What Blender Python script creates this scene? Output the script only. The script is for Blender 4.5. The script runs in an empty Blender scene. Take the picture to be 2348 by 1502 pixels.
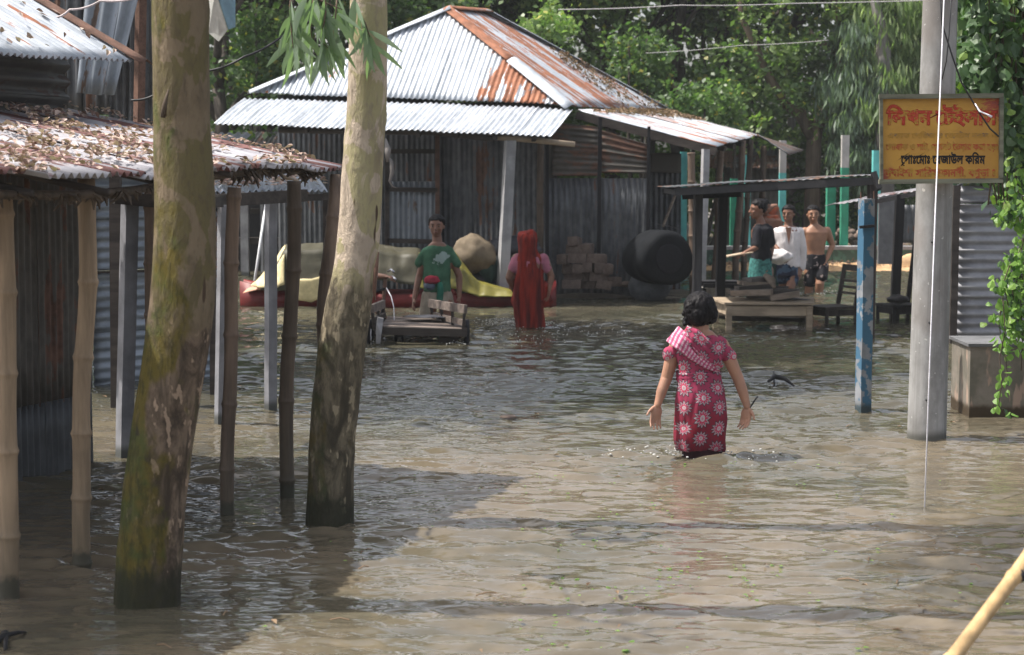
import bpy, math, random
import numpy as np
from mathutils import Vector, Matrix, noise
from mathutils.geometry import normal as _n
R = random.Random(7)
NR = np.random.default_rng(11)
C = bpy.context.scene.collection
SC = bpy.context.scene
rad = math.radians
# ------------------------------------------------------------------ camera, light, exposure
F = 4500.0; HZ = 357.0; CX = 1174.0; CY = 751.0; CAMH = 1.9
PIT = math.atan((CY - HZ) / F)
cam = bpy.data.objects.new('camera', bpy.data.cameras.new('camera')); C.objects.link(cam)
cam.location = (0, 0, CAMH); cam.rotation_euler = (math.pi / 2 - PIT, 0, 0)
cam.data.sensor_width = 36; cam.data.lens = 36 * F / 2348; cam.data.clip_end = 500; cam.data.clip_start = .1
cam.data.dof.use_dof = True; cam.data.dof.focus_distance = 12.3; cam.data.dof.aperture_fstop = 5.0
SC.camera = cam
SUN_AZ = rad(-86); SUN_EL = rad(60)
sdir = Vector((math.sin(SUN_AZ) * math.cos(SUN_EL), math.cos(SUN_AZ) * math.cos(SUN_EL), math.sin(SUN_EL)))
world = bpy.data.worlds.new('World'); SC.world = world; world.use_nodes = True
_wt = world.node_tree; _sk = _wt.nodes.new('ShaderNodeTexSky'); _sk.sky_type = 'NISHITA'; _sk.sun_disc = False
_sk.sun_elevation = SUN_EL; _sk.sun_rotation = SUN_AZ; _sk.dust_density = 4.0; _sk.air_density = 1.0; _sk.ozone_density = 1.0
_bg = _wt.nodes['Background']; _bg.inputs['Strength'].default_value = .14; _hs = _wt.nodes.new('ShaderNodeHueSaturation'); _hs.inputs['Saturation'].default_value = .45; _hs.inputs['Value'].default_value = 1.25; _wt.links.new(_sk.outputs[0], _hs.inputs['Color']); _wt.links.new(_hs.outputs[0], _bg.inputs[0])
sun = bpy.data.objects.new('sun', bpy.data.lights.new('sun', 'SUN')); C.objects.link(sun)
sun.data.energy = 4.7; sun.data.angle = rad(.5); sun.data.color = (1, .95, .87)
sun.rotation_euler = sdir.to_track_quat('Z', 'Y').to_euler(); sun.location = (-10, 10, 20)
SC.view_settings.view_transform = 'Standard'; SC.view_settings.look = 'None'; SC.view_settings.gamma = 1
SC.view_settings.use_curve_mapping = False; SC.view_settings.exposure = 0.6
# ------------------------------------------------------------------ helpers
cp, sp_ = math.cos(PIT), math.sin(PIT)
def ray(px, py):
    x = (px - CX) / F; y = (CY - py) / F
    return Vector((x, cp + y * sp_, -sp_ + y * cp))
def P(px, py, Y):
    d = ray(px, py); t = Y / d.y
    return Vector((d.x * t, Y, CAMH + d.z * t))
def G(px, py, z=0.):
    d = ray(px, py); t = (z - CAMH) / d.z
    return Vector((d.x * t, d.y * t, z))
def setp(o, label=None, cat=None, group=None, kind=None):
    if label: o['label'] = label
    if cat: o['category'] = cat
    if group: o['group'] = group
    if kind: o['kind'] = kind
    return o
def empty(name, loc, label, cat, group=None):
    o = bpy.data.objects.new(name, None); C.objects.link(o); o.location = loc; o.empty_display_size = .1
    return setp(o, label, cat, group)
def link(name, me, mat=None, parent=None):
    o = bpy.data.objects.new(name, me)
    C.objects.link(o)
    if mat and not me.materials: me.materials.append(mat)
    if parent:
        o.parent = parent; o.location = -parent.location if False else (0, 0, 0)
        # geometry is given in world space: undo the parent's own offset
        off = Vector((0, 0, 0)); q = parent
        while q: off += Vector(q.location); q = q.parent
        o.location = -off
    return o
class MB:
    def __init__(s): s.v = []; s.f = []; s.uv = {}
    def add(s, vs, fs, uvs=None):
        b = len(s.v); s.v += [tuple(x) for x in vs]; s.f += [tuple(i + b for i in f) for f in fs]
        if uvs is not None:
            for i, u in enumerate(uvs): s.uv[b + i] = u
        return s
    def box(s, c, d, M=None):
        M = M or Matrix.Identity(3); c = Vector(c); dx, dy, dz = d[0] / 2, d[1] / 2, d[2] / 2
        vs = [c + M @ Vector((x * dx, y * dy, z * dz)) for x in (-1, 1) for y in (-1, 1) for z in (-1, 1)]
        return s.add(vs, [(0, 1, 3, 2), (4, 6, 7, 5), (0, 4, 5, 1), (2, 3, 7, 6), (0, 2, 6, 4), (1, 5, 7, 3)])
    def beam(s, a, b, w, h, up=(0, 0, 1), ext=0):
        a, b = Vector(a), Vector(b); t = (b - a).normalized(); a = a - t * ext; b = b + t * ext
        up = Vector(up); sd = t.cross(up)
        if sd.length < 1e-3: sd = t.cross(Vector((0, 1, 0)))
        sd.normalize(); up2 = sd.cross(t).normalized()
        vs = []
        for q in (a, b):
            for i, j in ((-1, -1), (1, -1), (1, 1), (-1, 1)): vs.append(q + sd * (i * w / 2) + up2 * (j * h / 2))
        return s.add(vs, [(0, 3, 2, 1), (4, 5, 6, 7), (0, 1, 5, 4), (1, 2, 6, 5), (2, 3, 7, 6), (3, 0, 4, 7)])
    def tube(s, pts, rs, n=10, cap=True, fn=None, ell=None):
        pts = [Vector(p) for p in pts]; 
        if not hasattr(rs, '__len__'): rs = [rs] * len(pts)
        vs = []; prev = None
        for i, p in enumerate(pts):
            t = (pts[min(i + 1, len(pts) - 1)] - pts[max(i - 1, 0)]).normalized()
            if prev is None:
                sd = t.cross(Vector((0, 1, 0)) if abs(t.y) < .9 else Vector((1, 0, 0))).normalized()
            else:
                sd = (prev - t * prev.dot(t)).normalized()
            prev = sd; u = t.cross(sd)
            for k in range(n):
                a = 2 * math.pi * k / n; r = rs[i]
                if fn: r = fn(i, a, r, p)
                e = ell[i] if ell else 1
                vs.append(p + sd * (r * math.cos(a)) + u * (r * math.sin(a) * e))
        fs = [(i * n + k, i * n + (k + 1) % n, (i + 1) * n + (k + 1) % n, (i + 1) * n + k) for i in range(len(pts) - 1) for k in range(n)]
        if cap: fs += [tuple(range(n))[::-1], tuple((len(pts) - 1) * n + k for k in range(n))]
        return s.add(vs, fs)
    def ball(s, c, r, nu=12, nv=8, M=None):
        c = Vector(c); r = Vector(r) if hasattr(r, '__len__') else Vector((r, r, r)); M = M or Matrix.Identity(3)
        vs = [c + M @ Vector((0, 0, -r.z))]
        for j in range(1, nv):
            th = math.pi * j / nv
            for i in range(nu):
                ph = 2 * math.pi * i / nu
                vs.append(c + M @ Vector((r.x * math.sin(th) * math.cos(ph), r.y * math.sin(th) * math.sin(ph), -r.z * math.cos(th))))
        vs.append(c + M @ Vector((0, 0, r.z))); L = len(vs) - 1
        fs = [(0, 1 + (i + 1) % nu, 1 + i) for i in range(nu)]
        for j in range(nv - 2):
            for i in range(nu):
                a = 1 + j * nu; fs.append((a + i, a + (i + 1) % nu, a + nu + (i + 1) % nu, a + nu + i))
        a = 1 + (nv - 2) * nu; fs += [(a + i, a + (i + 1) % nu, L) for i in range(nu)]
        return s.add(vs, fs)
    def loft(s, secs, n=28):
        # secs: list of (centre, rx, ry) horizontal ellipses from bottom to top
        vs = []
        for c, rx, ry in secs:
            for k in range(n):
                a = 2 * math.pi * k / n; ca, sa = math.cos(a), math.sin(a)
                e = .82
                vs.append(Vector(c) + Vector((rx * math.copysign(abs(ca) ** e, ca), ry * math.copysign(abs(sa) ** e, sa), 0)))
        fs = [(i * n + k, i * n + (k + 1) % n, (i + 1) * n + (k + 1) % n, (i + 1) * n + k) for i in range(len(secs) - 1) for k in range(n)]
        fs += [tuple(range(n))[::-1], tuple((len(secs) - 1) * n + k for k in range(n))]
        return s.add(vs, fs)
    def mesh(s, name, smooth=False):
        me = bpy.data.meshes.new(name); me.from_pydata(s.v, [], s.f); me.update()
        if s.uv:
            l = me.uv_layers.new(name='UVMap'); vi = np.empty(len(me.loops), dtype=np.int32); me.loops.foreach_get('vertex_index', vi)
            arr = np.zeros((len(s.v), 2), dtype=np.float32)
            for k, u in s.uv.items(): arr[k] = u
            l.data.foreach_set('uv', arr[vi].ravel())
        if smooth: me.polygons.foreach_set('use_smooth', [True] * len(me.polygons))
        return me
    def obj(s, name, mat=None, parent=None, smooth=False): return link(name, s.mesh(name, smooth), mat, parent)
def npmesh(name, verts, faces, smooth=False):
    """verts (N,3) float, faces (M,k) int, k const"""
    me = bpy.data.meshes.new(name); verts = np.asarray(verts, dtype=np.float32); faces = np.asarray(faces, dtype=np.int32)
    me.vertices.add(len(verts)); me.vertices.foreach_set('co', verts.ravel())
    k = faces.shape[1]; me.loops.add(faces.size); me.loops.foreach_set('vertex_index', faces.ravel())
    me.polygons.add(len(faces)); me.polygons.foreach_set('loop_start', np.arange(0, faces.size, k, dtype=np.int32))
    me.polygons.foreach_set('loop_total', np.full(len(faces), k, dtype=np.int32))
    if smooth: me.polygons.foreach_set('use_smooth', np.ones(len(faces), dtype=bool))
    me.update(calc_edges=True); return me
def nz(x, y=0., z=0.): return noise.noise(Vector((x, y, z)))
# ------------------------------------------------------------------ materials
class NT:
    def __init__(s, name):
        s.mat = bpy.data.materials.new(name); s.mat.use_nodes = True; s.t = s.mat.node_tree
        s.p = s.t.nodes['Principled BSDF']; s.out = s.t.nodes['Material Output']
    def n(s, typ, **k):
        nd = s.t.nodes.new(typ)
        for a, b in k.items(): setattr(nd, a, b)
        return nd
    def put(s, sock, v):
        if isinstance(v, bpy.types.NodeSocket): s.t.links.new(v, sock)
        elif isinstance(v, (tuple, list)) and len(v) == 3 and sock.type == 'RGBA': sock.default_value = (*v, 1)
        else: sock.default_value = v
    def m(s, op, a, b=0., c=None):
        nd = s.n('ShaderNodeMath', operation=op); s.put(nd.inputs[0], a); s.put(nd.inputs[1], b)
        if c is not None: s.put(nd.inputs[2], c)
        return nd.outputs[0]
    def mix(s, f, a, b, bt='MIX'):
        nd = s.n('ShaderNodeMix', data_type='RGBA', blend_type=bt); s.put(nd.inputs[0], f); s.put(nd.inputs[6], a); s.put(nd.inputs[7], b); return nd.outputs[2]
    def noise(s, vec, scale=5., detail=4., rough=.55, dist=0.):
        nd = s.n('ShaderNodeTexNoise'); s.put(nd.inputs['Vector'], vec); s.put(nd.inputs['Scale'], scale); s.put(nd.inputs['Detail'], detail)
        s.put(nd.inputs['Roughness'], rough); s.put(nd.inputs['Distortion'], dist); return nd.outputs[0]
    def ramp(s, f, a, b):   # smooth step from a to b
        nd = s.n('ShaderNodeMapRange', interpolation_type='SMOOTHSTEP'); s.put(nd.inputs[0], f); s.put(nd.inputs[1], a); s.put(nd.inputs[2], b); return nd.outputs[0]
    def co(s, kind='Object'): return s.n('ShaderNodeTexCoord').outputs[kind]
    def pos(s): return s.n('ShaderNodeNewGeometry').outputs['Position']
    def island(s): return s.n('ShaderNodeNewGeometry').outputs['Random Per Island']
    def orand(s): return s.n('ShaderNodeObjectInfo').outputs['Random']
    def scale(s, v, k):
        nd = s.n('ShaderNodeVectorMath', operation='MULTIPLY'); s.put(nd.inputs[0], v); nd.inputs[1].default_value = k; return nd.outputs[0]
    def sep(s, v):
        nd = s.n('ShaderNodeSeparateXYZ'); s.put(nd.inputs[0], v); return nd.outputs
    def attr(s, name, typ='OBJECT'):
        return s.n('ShaderNodeAttribute', attribute_type=typ, attribute_name=name).outputs['Fac']
    def bump(s, h, st=.3, d=.01):
        nd = s.n('ShaderNodeBump'); s.put(nd.inputs['Height'], h); nd.inputs['Strength'].default_value = st; nd.inputs['Distance'].default_value = d
        s.t.links.new(nd.outputs[0], s.p.inputs['Normal'])
    def fin(s, col, rough=.7, metal=0., spec=.5):
        s.put(s.p.inputs['Base Color'], col); s.put(s.p.inputs['Roughness'], rough); s.put(s.p.inputs['Metallic'], metal); s.put(s.p.inputs['Specular IOR Level'], spec)
        return s.mat
def m_plain(name, col, rough=.7, var=.25, sc=8., metal=0., spec=.4, bump=.15):
    t = NT(name); v = t.co(); a = t.noise(v, sc); b = t.noise(v, sc * 5, 3)
    f = t.m('ADD', t.m('MULTIPLY', a, .65), t.m('MULTIPLY', b, .35))
    f = t.ramp(f, .3, .7)
    c = t.mix(f, tuple(x * (1 - var) for x in col), tuple(min(1, x * (1 + var)) for x in col))
    t.bump(b, bump, .004); return t.fin(c, rough, metal, spec)
def m_tin(name, base=(.50, .52, .55), dark=(.33, .34, .36), rustc=(.25, .105, .055), metal=.35, rough=.42):
    t = NT(name); uv = t.co('UV'); rr = t.orand(); off = t.n('ShaderNodeVectorMath', operation='ADD'); t.put(off.inputs[0], uv)
    cmb = t.n('ShaderNodeCombineXYZ'); t.put(cmb.inputs[0], t.m('MULTIPLY', rr, 31.)); t.put(cmb.inputs[1], t.m('MULTIPLY', rr, 17.)); t.put(cmb.inputs[2], rr)
    t.put(off.inputs[1], cmb.outputs[0]); uv = off.outputs[0]
    st = t.noise(t.scale(uv, (5., .55, 1)), 1.6, 5, .6)          # long streaks down the sheet
    fi = t.noise(t.scale(uv, (1., .5, 1)), 14., 5, .65)
    bl = t.noise(uv, 2.4, 4)
    base_c = t.mix(t.ramp(t.m('ADD', t.m('MULTIPLY', st, .6), t.m('MULTIPLY', fi, .4)), .38, .62), dark, base)
    rust = t.attr('rust')
    th = t.m('SUBTRACT', 1.0, rust)
    s2 = t.m('ADD', t.m('MULTIPLY', st, .62), t.m('ADD', t.m('MULTIPLY', bl, .22), t.m('MULTIPLY', fi, .16)))
    s3 = t.ramp(s2, .3, .7)
    f = t.ramp(t.m('SUBTRACT', s3, th), -.04, .07)
    rc = t.mix(t.ramp(fi, .35, .65), tuple(x * .62 for x in rustc), tuple(x * 1.25 for x in rustc))
    c = t.mix(f, base_c, rc)
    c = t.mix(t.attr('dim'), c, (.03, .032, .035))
    t.bump(fi, .12, .003)
    return t.fin(c, t.m('ADD', rough, t.m('MULTIPLY', f, .35)), t.m('MULTIPLY', metal, t.m('SUBTRACT', 1., f)), .4)
TIN = m_tin('roof_tin', (.55, .58, .63), (.33, .36, .40), (.27, .11, .06), .15, .45)
TINL = m_tin('leafy_roof_tin', (.44, .43, .46), (.26, .25, .275), (.15, .07, .065), .15, .5)
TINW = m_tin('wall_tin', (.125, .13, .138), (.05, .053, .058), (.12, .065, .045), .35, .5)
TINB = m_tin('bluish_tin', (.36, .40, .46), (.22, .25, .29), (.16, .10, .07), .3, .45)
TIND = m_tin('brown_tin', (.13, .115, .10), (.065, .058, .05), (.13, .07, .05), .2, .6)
def m_wood(name, col, var=.35, rough=.75, axis=2, sc=1., wet=False, alg=False):
    t = NT(name); v = t.co(); k = [14 * sc, 14 * sc, 14 * sc]; k[axis] = 1.2 * sc
    g = t.noise(t.scale(v, tuple(k)), 1., 5, .65); b = t.noise(v, 3., 3)
    c = t.mix(t.ramp(g, .32, .68), tuple(x * (1 - var) for x in col), tuple(min(1, x * (1 + var)) for x in col))
    c = t.mix(t.m('MULTIPLY', t.ramp(b, .45, .7), .45), c, tuple(x * .45 for x in col))
    if wet:
        z = t.sep(t.pos())[2]; e = t.m('ADD', z, t.m('MULTIPLY', t.noise(t.scale(t.pos(), (1, 1, .15)), 14., 3), -.08))
        c = t.mix(t.m('MULTIPLY', t.ramp(t.m('ADD', e, t.m('MULTIPLY', t.noise(t.pos(), 30., 2), -.06)), .03, -.02), .85), c, (.028, .028, .02))
        c = t.mix(t.m('MULTIPLY', t.ramp(e, .5, .05), .3), c, (.06, .065, .045))
    t.bump(g, .3, .004); return t.fin(c, rough, 0, .3)
BAM = m_wood('bamboo', (.30, .215, .14), .3, .6, 2, 1., True)
BAMD = m_wood('dark_bamboo', (.085, .062, .045), .4, .7, 2, 1., True)
BAMR = m_wood('reddish_bamboo', (.15, .105, .078), .4, .65, 2, 1., True)
BAMY = m_wood('fresh_bamboo', (.50, .33, .16), .3, .45, 1, 1.)
WOOD = m_wood('grey_wood', (.24, .19, .15), .35, .8, 0, 1.)
WOODD = m_wood('dark_wood', (.05, .04, .035), .4, .7, 0, 1.)
WOODP = m_wood('pale_wood', (.36, .28, .20), .3, .8, 0, 1.)
CHAR = m_wood('black_wood', (.014, .013, .015), .4, .6, 2, 1.)
def m_conc(name, col, spots=.3, wet=True, tint=None):
    t = NT(name); v = t.co(); a = t.noise(v, 4., 5, .6); b = t.noise(v, 60., 3); st = t.noise(t.scale(v, (9, 9, .7)), 1., 4)
    c = t.mix(t.ramp(a, .3, .7), tuple(x * (1 - spots) for x in col), tuple(x * (1 + spots * .6) for x in col))
    c = t.mix(t.m('MULTIPLY', t.ramp(st, .5, .75), .5), c, tuple(x * .55 for x in col))
    if tint: c = t.mix(t.ramp(t.noise(v, 7., 5, .6), .46, .50), c, tint)
    if wet:
        z = t.sep(t.pos())[2]; e = t.m('ADD', z, t.m('MULTIPLY', a, -.06))
        c = t.mix(t.m('MULTIPLY', t.ramp(t.m('ADD', e, t.m('MULTIPLY', st, -.05)), .035, -.02), .8), c, (.04, .043, .034))
    t.bump(b, .25, .004); return t.fin(c, .85, 0, .25)
CONC = m_conc('concrete', (.34, .335, .345)); CONCP = m_conc('pole_concrete', (.26, .257, .255), .3)
t = NT('pole_concrete_stained'); v = t.co(); a = t.noise(t.scale(v, (1, 1, .5)), 5., 6, .65); b = t.noise(v, 70., 3); st = t.noise(t.scale(v, (14, 14, .5)), 1., 5, .6); bg = t.noise(t.scale(v, (1, 1, .7)), 1.6, 2)
c = t.mix(t.ramp(a, .32, .66), (.19, .185, .18), (.33, .325, .32)); c = t.mix(t.m('MULTIPLY', t.ramp(st, .48, .66), .6), c, (.14, .135, .125)); c = t.mix(t.m('MULTIPLY', t.ramp(bg, .55, .68), .5), c, (.17, .145, .13)); c = t.mix(t.ramp(t.noise(v, 26., 2), .70, .73), c, (.45, .44, .42))
z = t.sep(t.pos())[2]; c = t.mix(t.m('MULTIPLY', t.ramp(t.m('ADD', z, t.m('MULTIPLY', a, -.10)), .04, -.03), .8), c, (.045, .045, .035)); t.bump(t.m('ADD', a, t.m('MULTIPLY', b, .4)), .35, .008); CONCP = t.fin(c, .85, 0, .25)
CONCS = m_conc('shaded_post_concrete', (.20, .20, .215)); CONCD = m_conc('damp_concrete', (.13, .13, .135))  # post concrete darkened, shade under the shed put into its colour
BLUEP = m_conc('blue_painted_post', (.24, .25, .27), .3, True, (.05, .13, .21))
TURQ = m_conc('turquoise_paint', (.15, .55, .53), .2, False); GREENP = m_conc('green_paint', (.045, .27, .17), .25, False)
WGREEN = m_conc('mossy_green_wall', (.10, .20, .155), .4, False, (.07, .12, .10))
BRICK = m_plain('brick', (.14, .105, .088), .85, .35, 9, spec=.2, bump=.4)
PLAST = m_plain('black_plastic', (.009, .010, .012), .8, .3, 5, spec=.08)
SACKG = m_plain('grey_sack', (.075, .08, .09), .85, .3, 9)
CANVAS = m_plain('beige_canvas', (.15, .115, .075), .85, .2, 5); OLIVE = m_plain('olive_tarp', (.055, .05, .03), .6, .2, 4)
YELLOW = m_plain('yellow_tarp', (.17, .15, .028), .4, .18, 4); YPALE = m_plain('pale_yellow_tarp', (.60, .50, .27), .5, .2, 5); REDHULL = m_plain('red_hull_paint', (.14, .012, .011), .5, .3, 6)
DGREEN = m_plain('dark_green_cloth', (.02, .045, .035), .9, .3, 9); DARKT = m_plain('dark_tarp', (.045, .045, .055), .6, .3, 8)
STEEL = m_plain('steel', (.45, .45, .48), .3, .2, 20, metal=.9); RUBBER = m_plain('rubber', (.012, .012, .015), .75, .2, 20, spec=.15)
WHITEC = m_plain('white_paint', (.75, .76, .78), .5, .1, 10); BLACKC = m_plain('cable_black', (.02, .02, .022), .5, .1, 10); ROPEW = m_plain('white_cord', (.72, .70, .74), .6, .15, 60)
SAND = m_plain('ochre_sand', (.46, .30, .17), .95, .3, 5, spec=.1); MUD = m_plain('mud', (.10, .085, .065), .55, .35, 3, spec=.3); RUBBLE = m_plain('pinkish_rubble', (.42, .32, .26), .9, .4, 6)
RUSTB = m_plain('rust_brown', (.13, .07, .05), .85, .35, 12)
def m_leaf(name, c1, c2, c3=None, tr=.35, rough=.42, spec=.5, yel=.04):
    t = NT(name); i = t.island(); 
    c = t.mix(t.ramp(i, 0., 1.), c1, c2)
    if c3:
        j = t.m('FRACT', t.m('MULTIPLY', i, 57.3)); c = t.mix(t.m('LESS_THAN', j, yel), c, c3)
    o = t.noise(t.pos(), 1.2, 2); c = t.mix(t.ramp(o, .35, .65), t.mix(.45, c, c1), c)
    t.fin(c, rough, 0, spec)
    tl = t.n('ShaderNodeBsdfTranslucent'); t.put(tl.inputs[0], t.mix(1., c, (1.0, 1.25, .55), 'MULTIPLY'))
    mx = t.n('ShaderNodeMixShader'); mx.inputs[0].default_value = tr; t.t.links.new(t.p.outputs[0], mx.inputs[1]); t.t.links.new(tl.outputs[0], mx.inputs[2]); t.t.links.new(mx.outputs[0], t.out.inputs[0])
    return t.mat
LF = [m_leaf('leaf_dark', (.055, .092, .045), (.14, .21, .085), (.30, .28, .06), .42),
      m_leaf('leaf_mid', (.07, .13, .05), (.18, .26, .10), (.45, .38, .08), .45),
      m_leaf('leaf_light', (.12, .20, .065), (.30, .39, .14), (.50, .46, .12), .45),
      m_leaf('leaf_grey', (.10, .15, .105), (.21, .28, .19), None, .4),
      m_leaf('leaf_eucalyptus', (.14, .20, .155), (.28, .36, .23), (.36, .40, .09), .45, .36, .6, .2),
      m_leaf('leaf_creeper', (.035, .080, .028), (.095, .17, .055), (.26, .38, .08), .35, .4, .5, .15),
      m_leaf('leaf_creeper_young', (.14, .27, .05), (.27, .42, .10), None, .5, .45, .4)]
LITTER = m_leaf('dry_leaf', (.27, .19, .165), (.62, .48, .42), (.19, .11, .09), .12, .8, .2, .3)
BARKD = m_wood('dark_bark', (.06, .05, .042), .4, .9, 2, .7); BARKG = m_wood('grey_bark', (.22, .20, .19), .3, .85, 2, .5); BARKM = m_wood('brown_bark', (.13, .095, .07), .4, .9, 2, .7)
BLIT = m_leaf('brown_litter', (.13, .085, .055), (.30, .21, .14), None, .1, .85, .1)
def m_skin(name, col):
    t = NT(name); v = t.co(); a = t.noise(v, 9., 3); c = t.mix(t.ramp(a, .3, .7), tuple(x * .85 for x in col), tuple(x * 1.1 for x in col))
    t.p.inputs['Subsurface Weight'].default_value = .08; t.p.inputs['Subsurface Radius'].default_value = (.02, .008, .004)
    return t.fin(c, .5, 0, .4)
SKIN1 = m_skin('skin_brown', (.36, .19, .125)); SKIN2 = m_skin('skin_deep', (.20, .095, .06))
HAIR = m_plain('black_hair', (.006, .005, .006), .55, .3, 40, spec=.12, bump=.2)
def m_cloth(name, col, var=.15, sc=10):
    t = NT(name); v = t.co(); a = t.noise(v, sc, 4); w = t.noise(t.scale(v, (26, 26, 5)), 1., 3)
    c = t.mix(t.ramp(a, .35, .65), tuple(x * (1 - var) for x in col), tuple(min(1, x * (1 + var)) for x in col)); t.bump(w, .5, .008); return t.fin(c, .85, 0, .2)
# eucalyptus bark: pale flaking skin above, rough brown and mossy below (on the pale trunk also roof shade in colour)
def m_euc(name, pale, brown, moss, zb, mossamt, wetz, left=True):
    t = NT(name); p = t.pos(); z = t.sep(p)[2]; v = t.co()
    a = t.noise(t.scale(v, (1, 1, .42)), 10., 7, .66, .8); b = t.noise(t.scale(v, (1, 1, .35)), 34., 6, .65); big = t.noise(v, 2.2, 3); med = t.noise(t.scale(v, (1, 1, .6)), 6., 5, .6, .5)
    patch = t.ramp(t.noise(t.scale(v, (1, 1, .55)), 4.2, 5, .5, 1.6), .48, .505)
    up = t.mix(patch, pale, tuple(x * y for x, y in zip(pale, (.70, .76, .55))))
    up = t.mix(t.m('MULTIPLY', t.ramp(a, .46, .62), .45), up, tuple(x * .5 for x in pale))
    up = t.mix(t.m('MULTIPLY', t.ramp(b, .5, .64), .5), up, tuple(x * .5 for x in pale))
    spots = t.ramp(t.noise(t.scale(v, (1, 1, .26)), 17., 1, .3), .72, .75)
    up = t.mix(spots, up, (.07, .045, .03))
    lo = t.mix(t.ramp(a, .36, .62), tuple(x * .42 for x in brown), tuple(x * 1.5 for x in brown))
    lo = t.mix(t.m('MULTIPLY', t.ramp(b, .46, .62), .55), lo, tuple(x * .4 for x in brown))
    lo = t.mix(t.ramp(t.noise(t.scale(v, (1, 1, .45)), 20., 3), .60, .64), lo, tuple(min(.5, x * 2.4) for x in brown))
    e = t.m('ADD', z, t.m('MULTIPLY', big, .9)); e = t.m('ADD', e, t.m('MULTIPLY', a, .9))
    c = t.mix(t.ramp(e, zb + 1.05, zb + .80), up, lo)
    mf = t.m('ADD', t.m('MULTIPLY', med, .9), t.m('MULTIPLY', big, .5)); mf = t.m('SUBTRACT', mf, t.m('MULTIPLY', z, .10)); nrm = t.sep(t.n('ShaderNodeNewGeometry').outputs['Normal'])[0]
    mf = t.m('ADD', mf, t.m('MULTIPLY', nrm, -.13))
    mm = t.ramp(mf, .70 - mossamt, .84 - mossamt)
    mc = t.mix(t.ramp(t.noise(v, 5., 5, .6), .42, .58), moss, (moss[0] * 1.75, moss[1] * 1.1, moss[2] * .8))
    mc = t.mix(t.m('MULTIPLY', t.ramp(b, .45, .62), .6), mc, (.03, .03, .012))
    c = t.mix(t.m('MULTIPLY', mm, .88), c, mc)
    kn = t.ramp(t.noise(t.scale(v, (1, 1, .7)), 8., 2), .29, .25); c = t.mix(t.m('MULTIPLY', kn, .8), c, (.04, .032, .025))
    w = t.m('ADD', z, t.m('ADD', t.m('MULTIPLY', b, -.12), t.m('MULTIPLY', a, -.16))); w = t.m('ADD', w, t.m('MULTIPLY', med, -.22)); c = t.mix(t.m('MULTIPLY', t.ramp(w, wetz - .05, wetz - .16), .88), c, (.026, .027, .016))
    t.bump(t.m('ADD', t.m('MULTIPLY', a, .7), t.m('MULTIPLY', b, .5)), .9, .03)
    return t.fin(c, .85, 0, .2)
EUC1 = m_euc('mossy_bark', (.19, .145, .095), (.13, .095, .068), (.062, .078, .018), 1.2, .16, .02)
EUC2 = m_euc('pale_bark', (.50, .41, .32), (.12, .10, .068), (.055, .066, .028), 1.15, .04, .0)  # brown bark starts higher to paint in the shed roof's shade
# ------------------------------------------------------------------ setting: ground, mud, water
def grid(name, x0, x1, y0, y1, nx, ny, zf, mat, kind='structure', smooth=True, nm=None):
    xs = np.linspace(x0, x1, nx); ys = np.linspace(y0, y1, ny); X, Y = np.meshgrid(xs, ys); Z = zf(X, Y)
    v = np.stack([X, Y, Z], -1).reshape(-1, 3); i = np.arange(nx * ny).reshape(ny, nx)
    f = np.stack([i[:-1, :-1], i[:-1, 1:], i[1:, 1:], i[1:, :-1]], -1).reshape(-1, 4)
    o = link(name, npmesh(name, v, f, smooth), mat); o['kind'] = kind; return o
def snoise(X, Y, lam, seed, n=12):
    r = np.random.default_rng(seed); Z = np.zeros_like(X)
    for _ in range(n):
        a = r.uniform(0, 2 * np.pi); k = 2 * np.pi / lam * r.uniform(.6, 1.5); Z += np.sin(k * (X * np.cos(a) + Y * np.sin(a)) + r.uniform(0, 7))
    return Z / math.sqrt(n)
HAZE = bpy.data.materials.new('haze'); HAZE.use_nodes = True; HAZE.node_tree.nodes.remove(HAZE.node_tree.nodes['Principled BSDF']); _v = HAZE.node_tree.nodes.new('ShaderNodeVolumePrincipled'); _v.inputs['Density'].default_value = .0007; _v.inputs['Color'].default_value = (.9, .93, .95, 1); HAZE.node_tree.links.new(_v.outputs[0], HAZE.node_tree.nodes['Material Output'].inputs['Volume'])
MB().box((0, 32, 6.4), (96, 112, 15.)).obj('haze', HAZE)['kind'] = 'stuff'
def ground_z(X, Y):
    z = np.full_like(X, -.5) + .03 * snoise(X, Y, 2., 1)
    bank = np.clip((Y - 33.3) / 2.2, 0, 1) ** 1.2 * .62                 # dry ground behind the flooded yard
    z = z + bank + .02 * snoise(X, Y, .6, 5) * (bank > 0)
    d = ((X - 1.4) / 2.0) ** 2 + ((Y - 27.0) / 1.15) ** 2                # mud apron under the house
    return z + .56 * np.clip(1.35 - d, 0, 1) ** .5
grid('ground', -46, 46, -20, 84, 260, 300, ground_z, MUD)
t = NT('flood_water'); p = t.pos()
a = t.noise(p, .5, 4, .5, .5); b = t.noise(t.scale(p, (1, 1, 1)), 5., 5)
c = t.mix(t.ramp(a, .35, .65), (.140, .113, .080), (.085, .076, .053)); c = t.mix(t.m('MULTIPLY', t.ramp(b, .45, .7), .25), c, (.23, .18, .12))
sy = t.sep(p)[1]; c = t.mix(t.m('MULTIPLY', t.ramp(sy, 11., 16.), .7), c, (.042, .044, .030))  # water farther out darkened in colour to paint in the tree shade
fine = t.noise(t.scale(p, (.55, 1.5, 1)), 15., 1.5, .5, .3); t.bump(fine, .32, .02)
WATER = t.fin(c, .03, 0, .5); t.p.inputs['IOR'].default_value = 1.5
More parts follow.
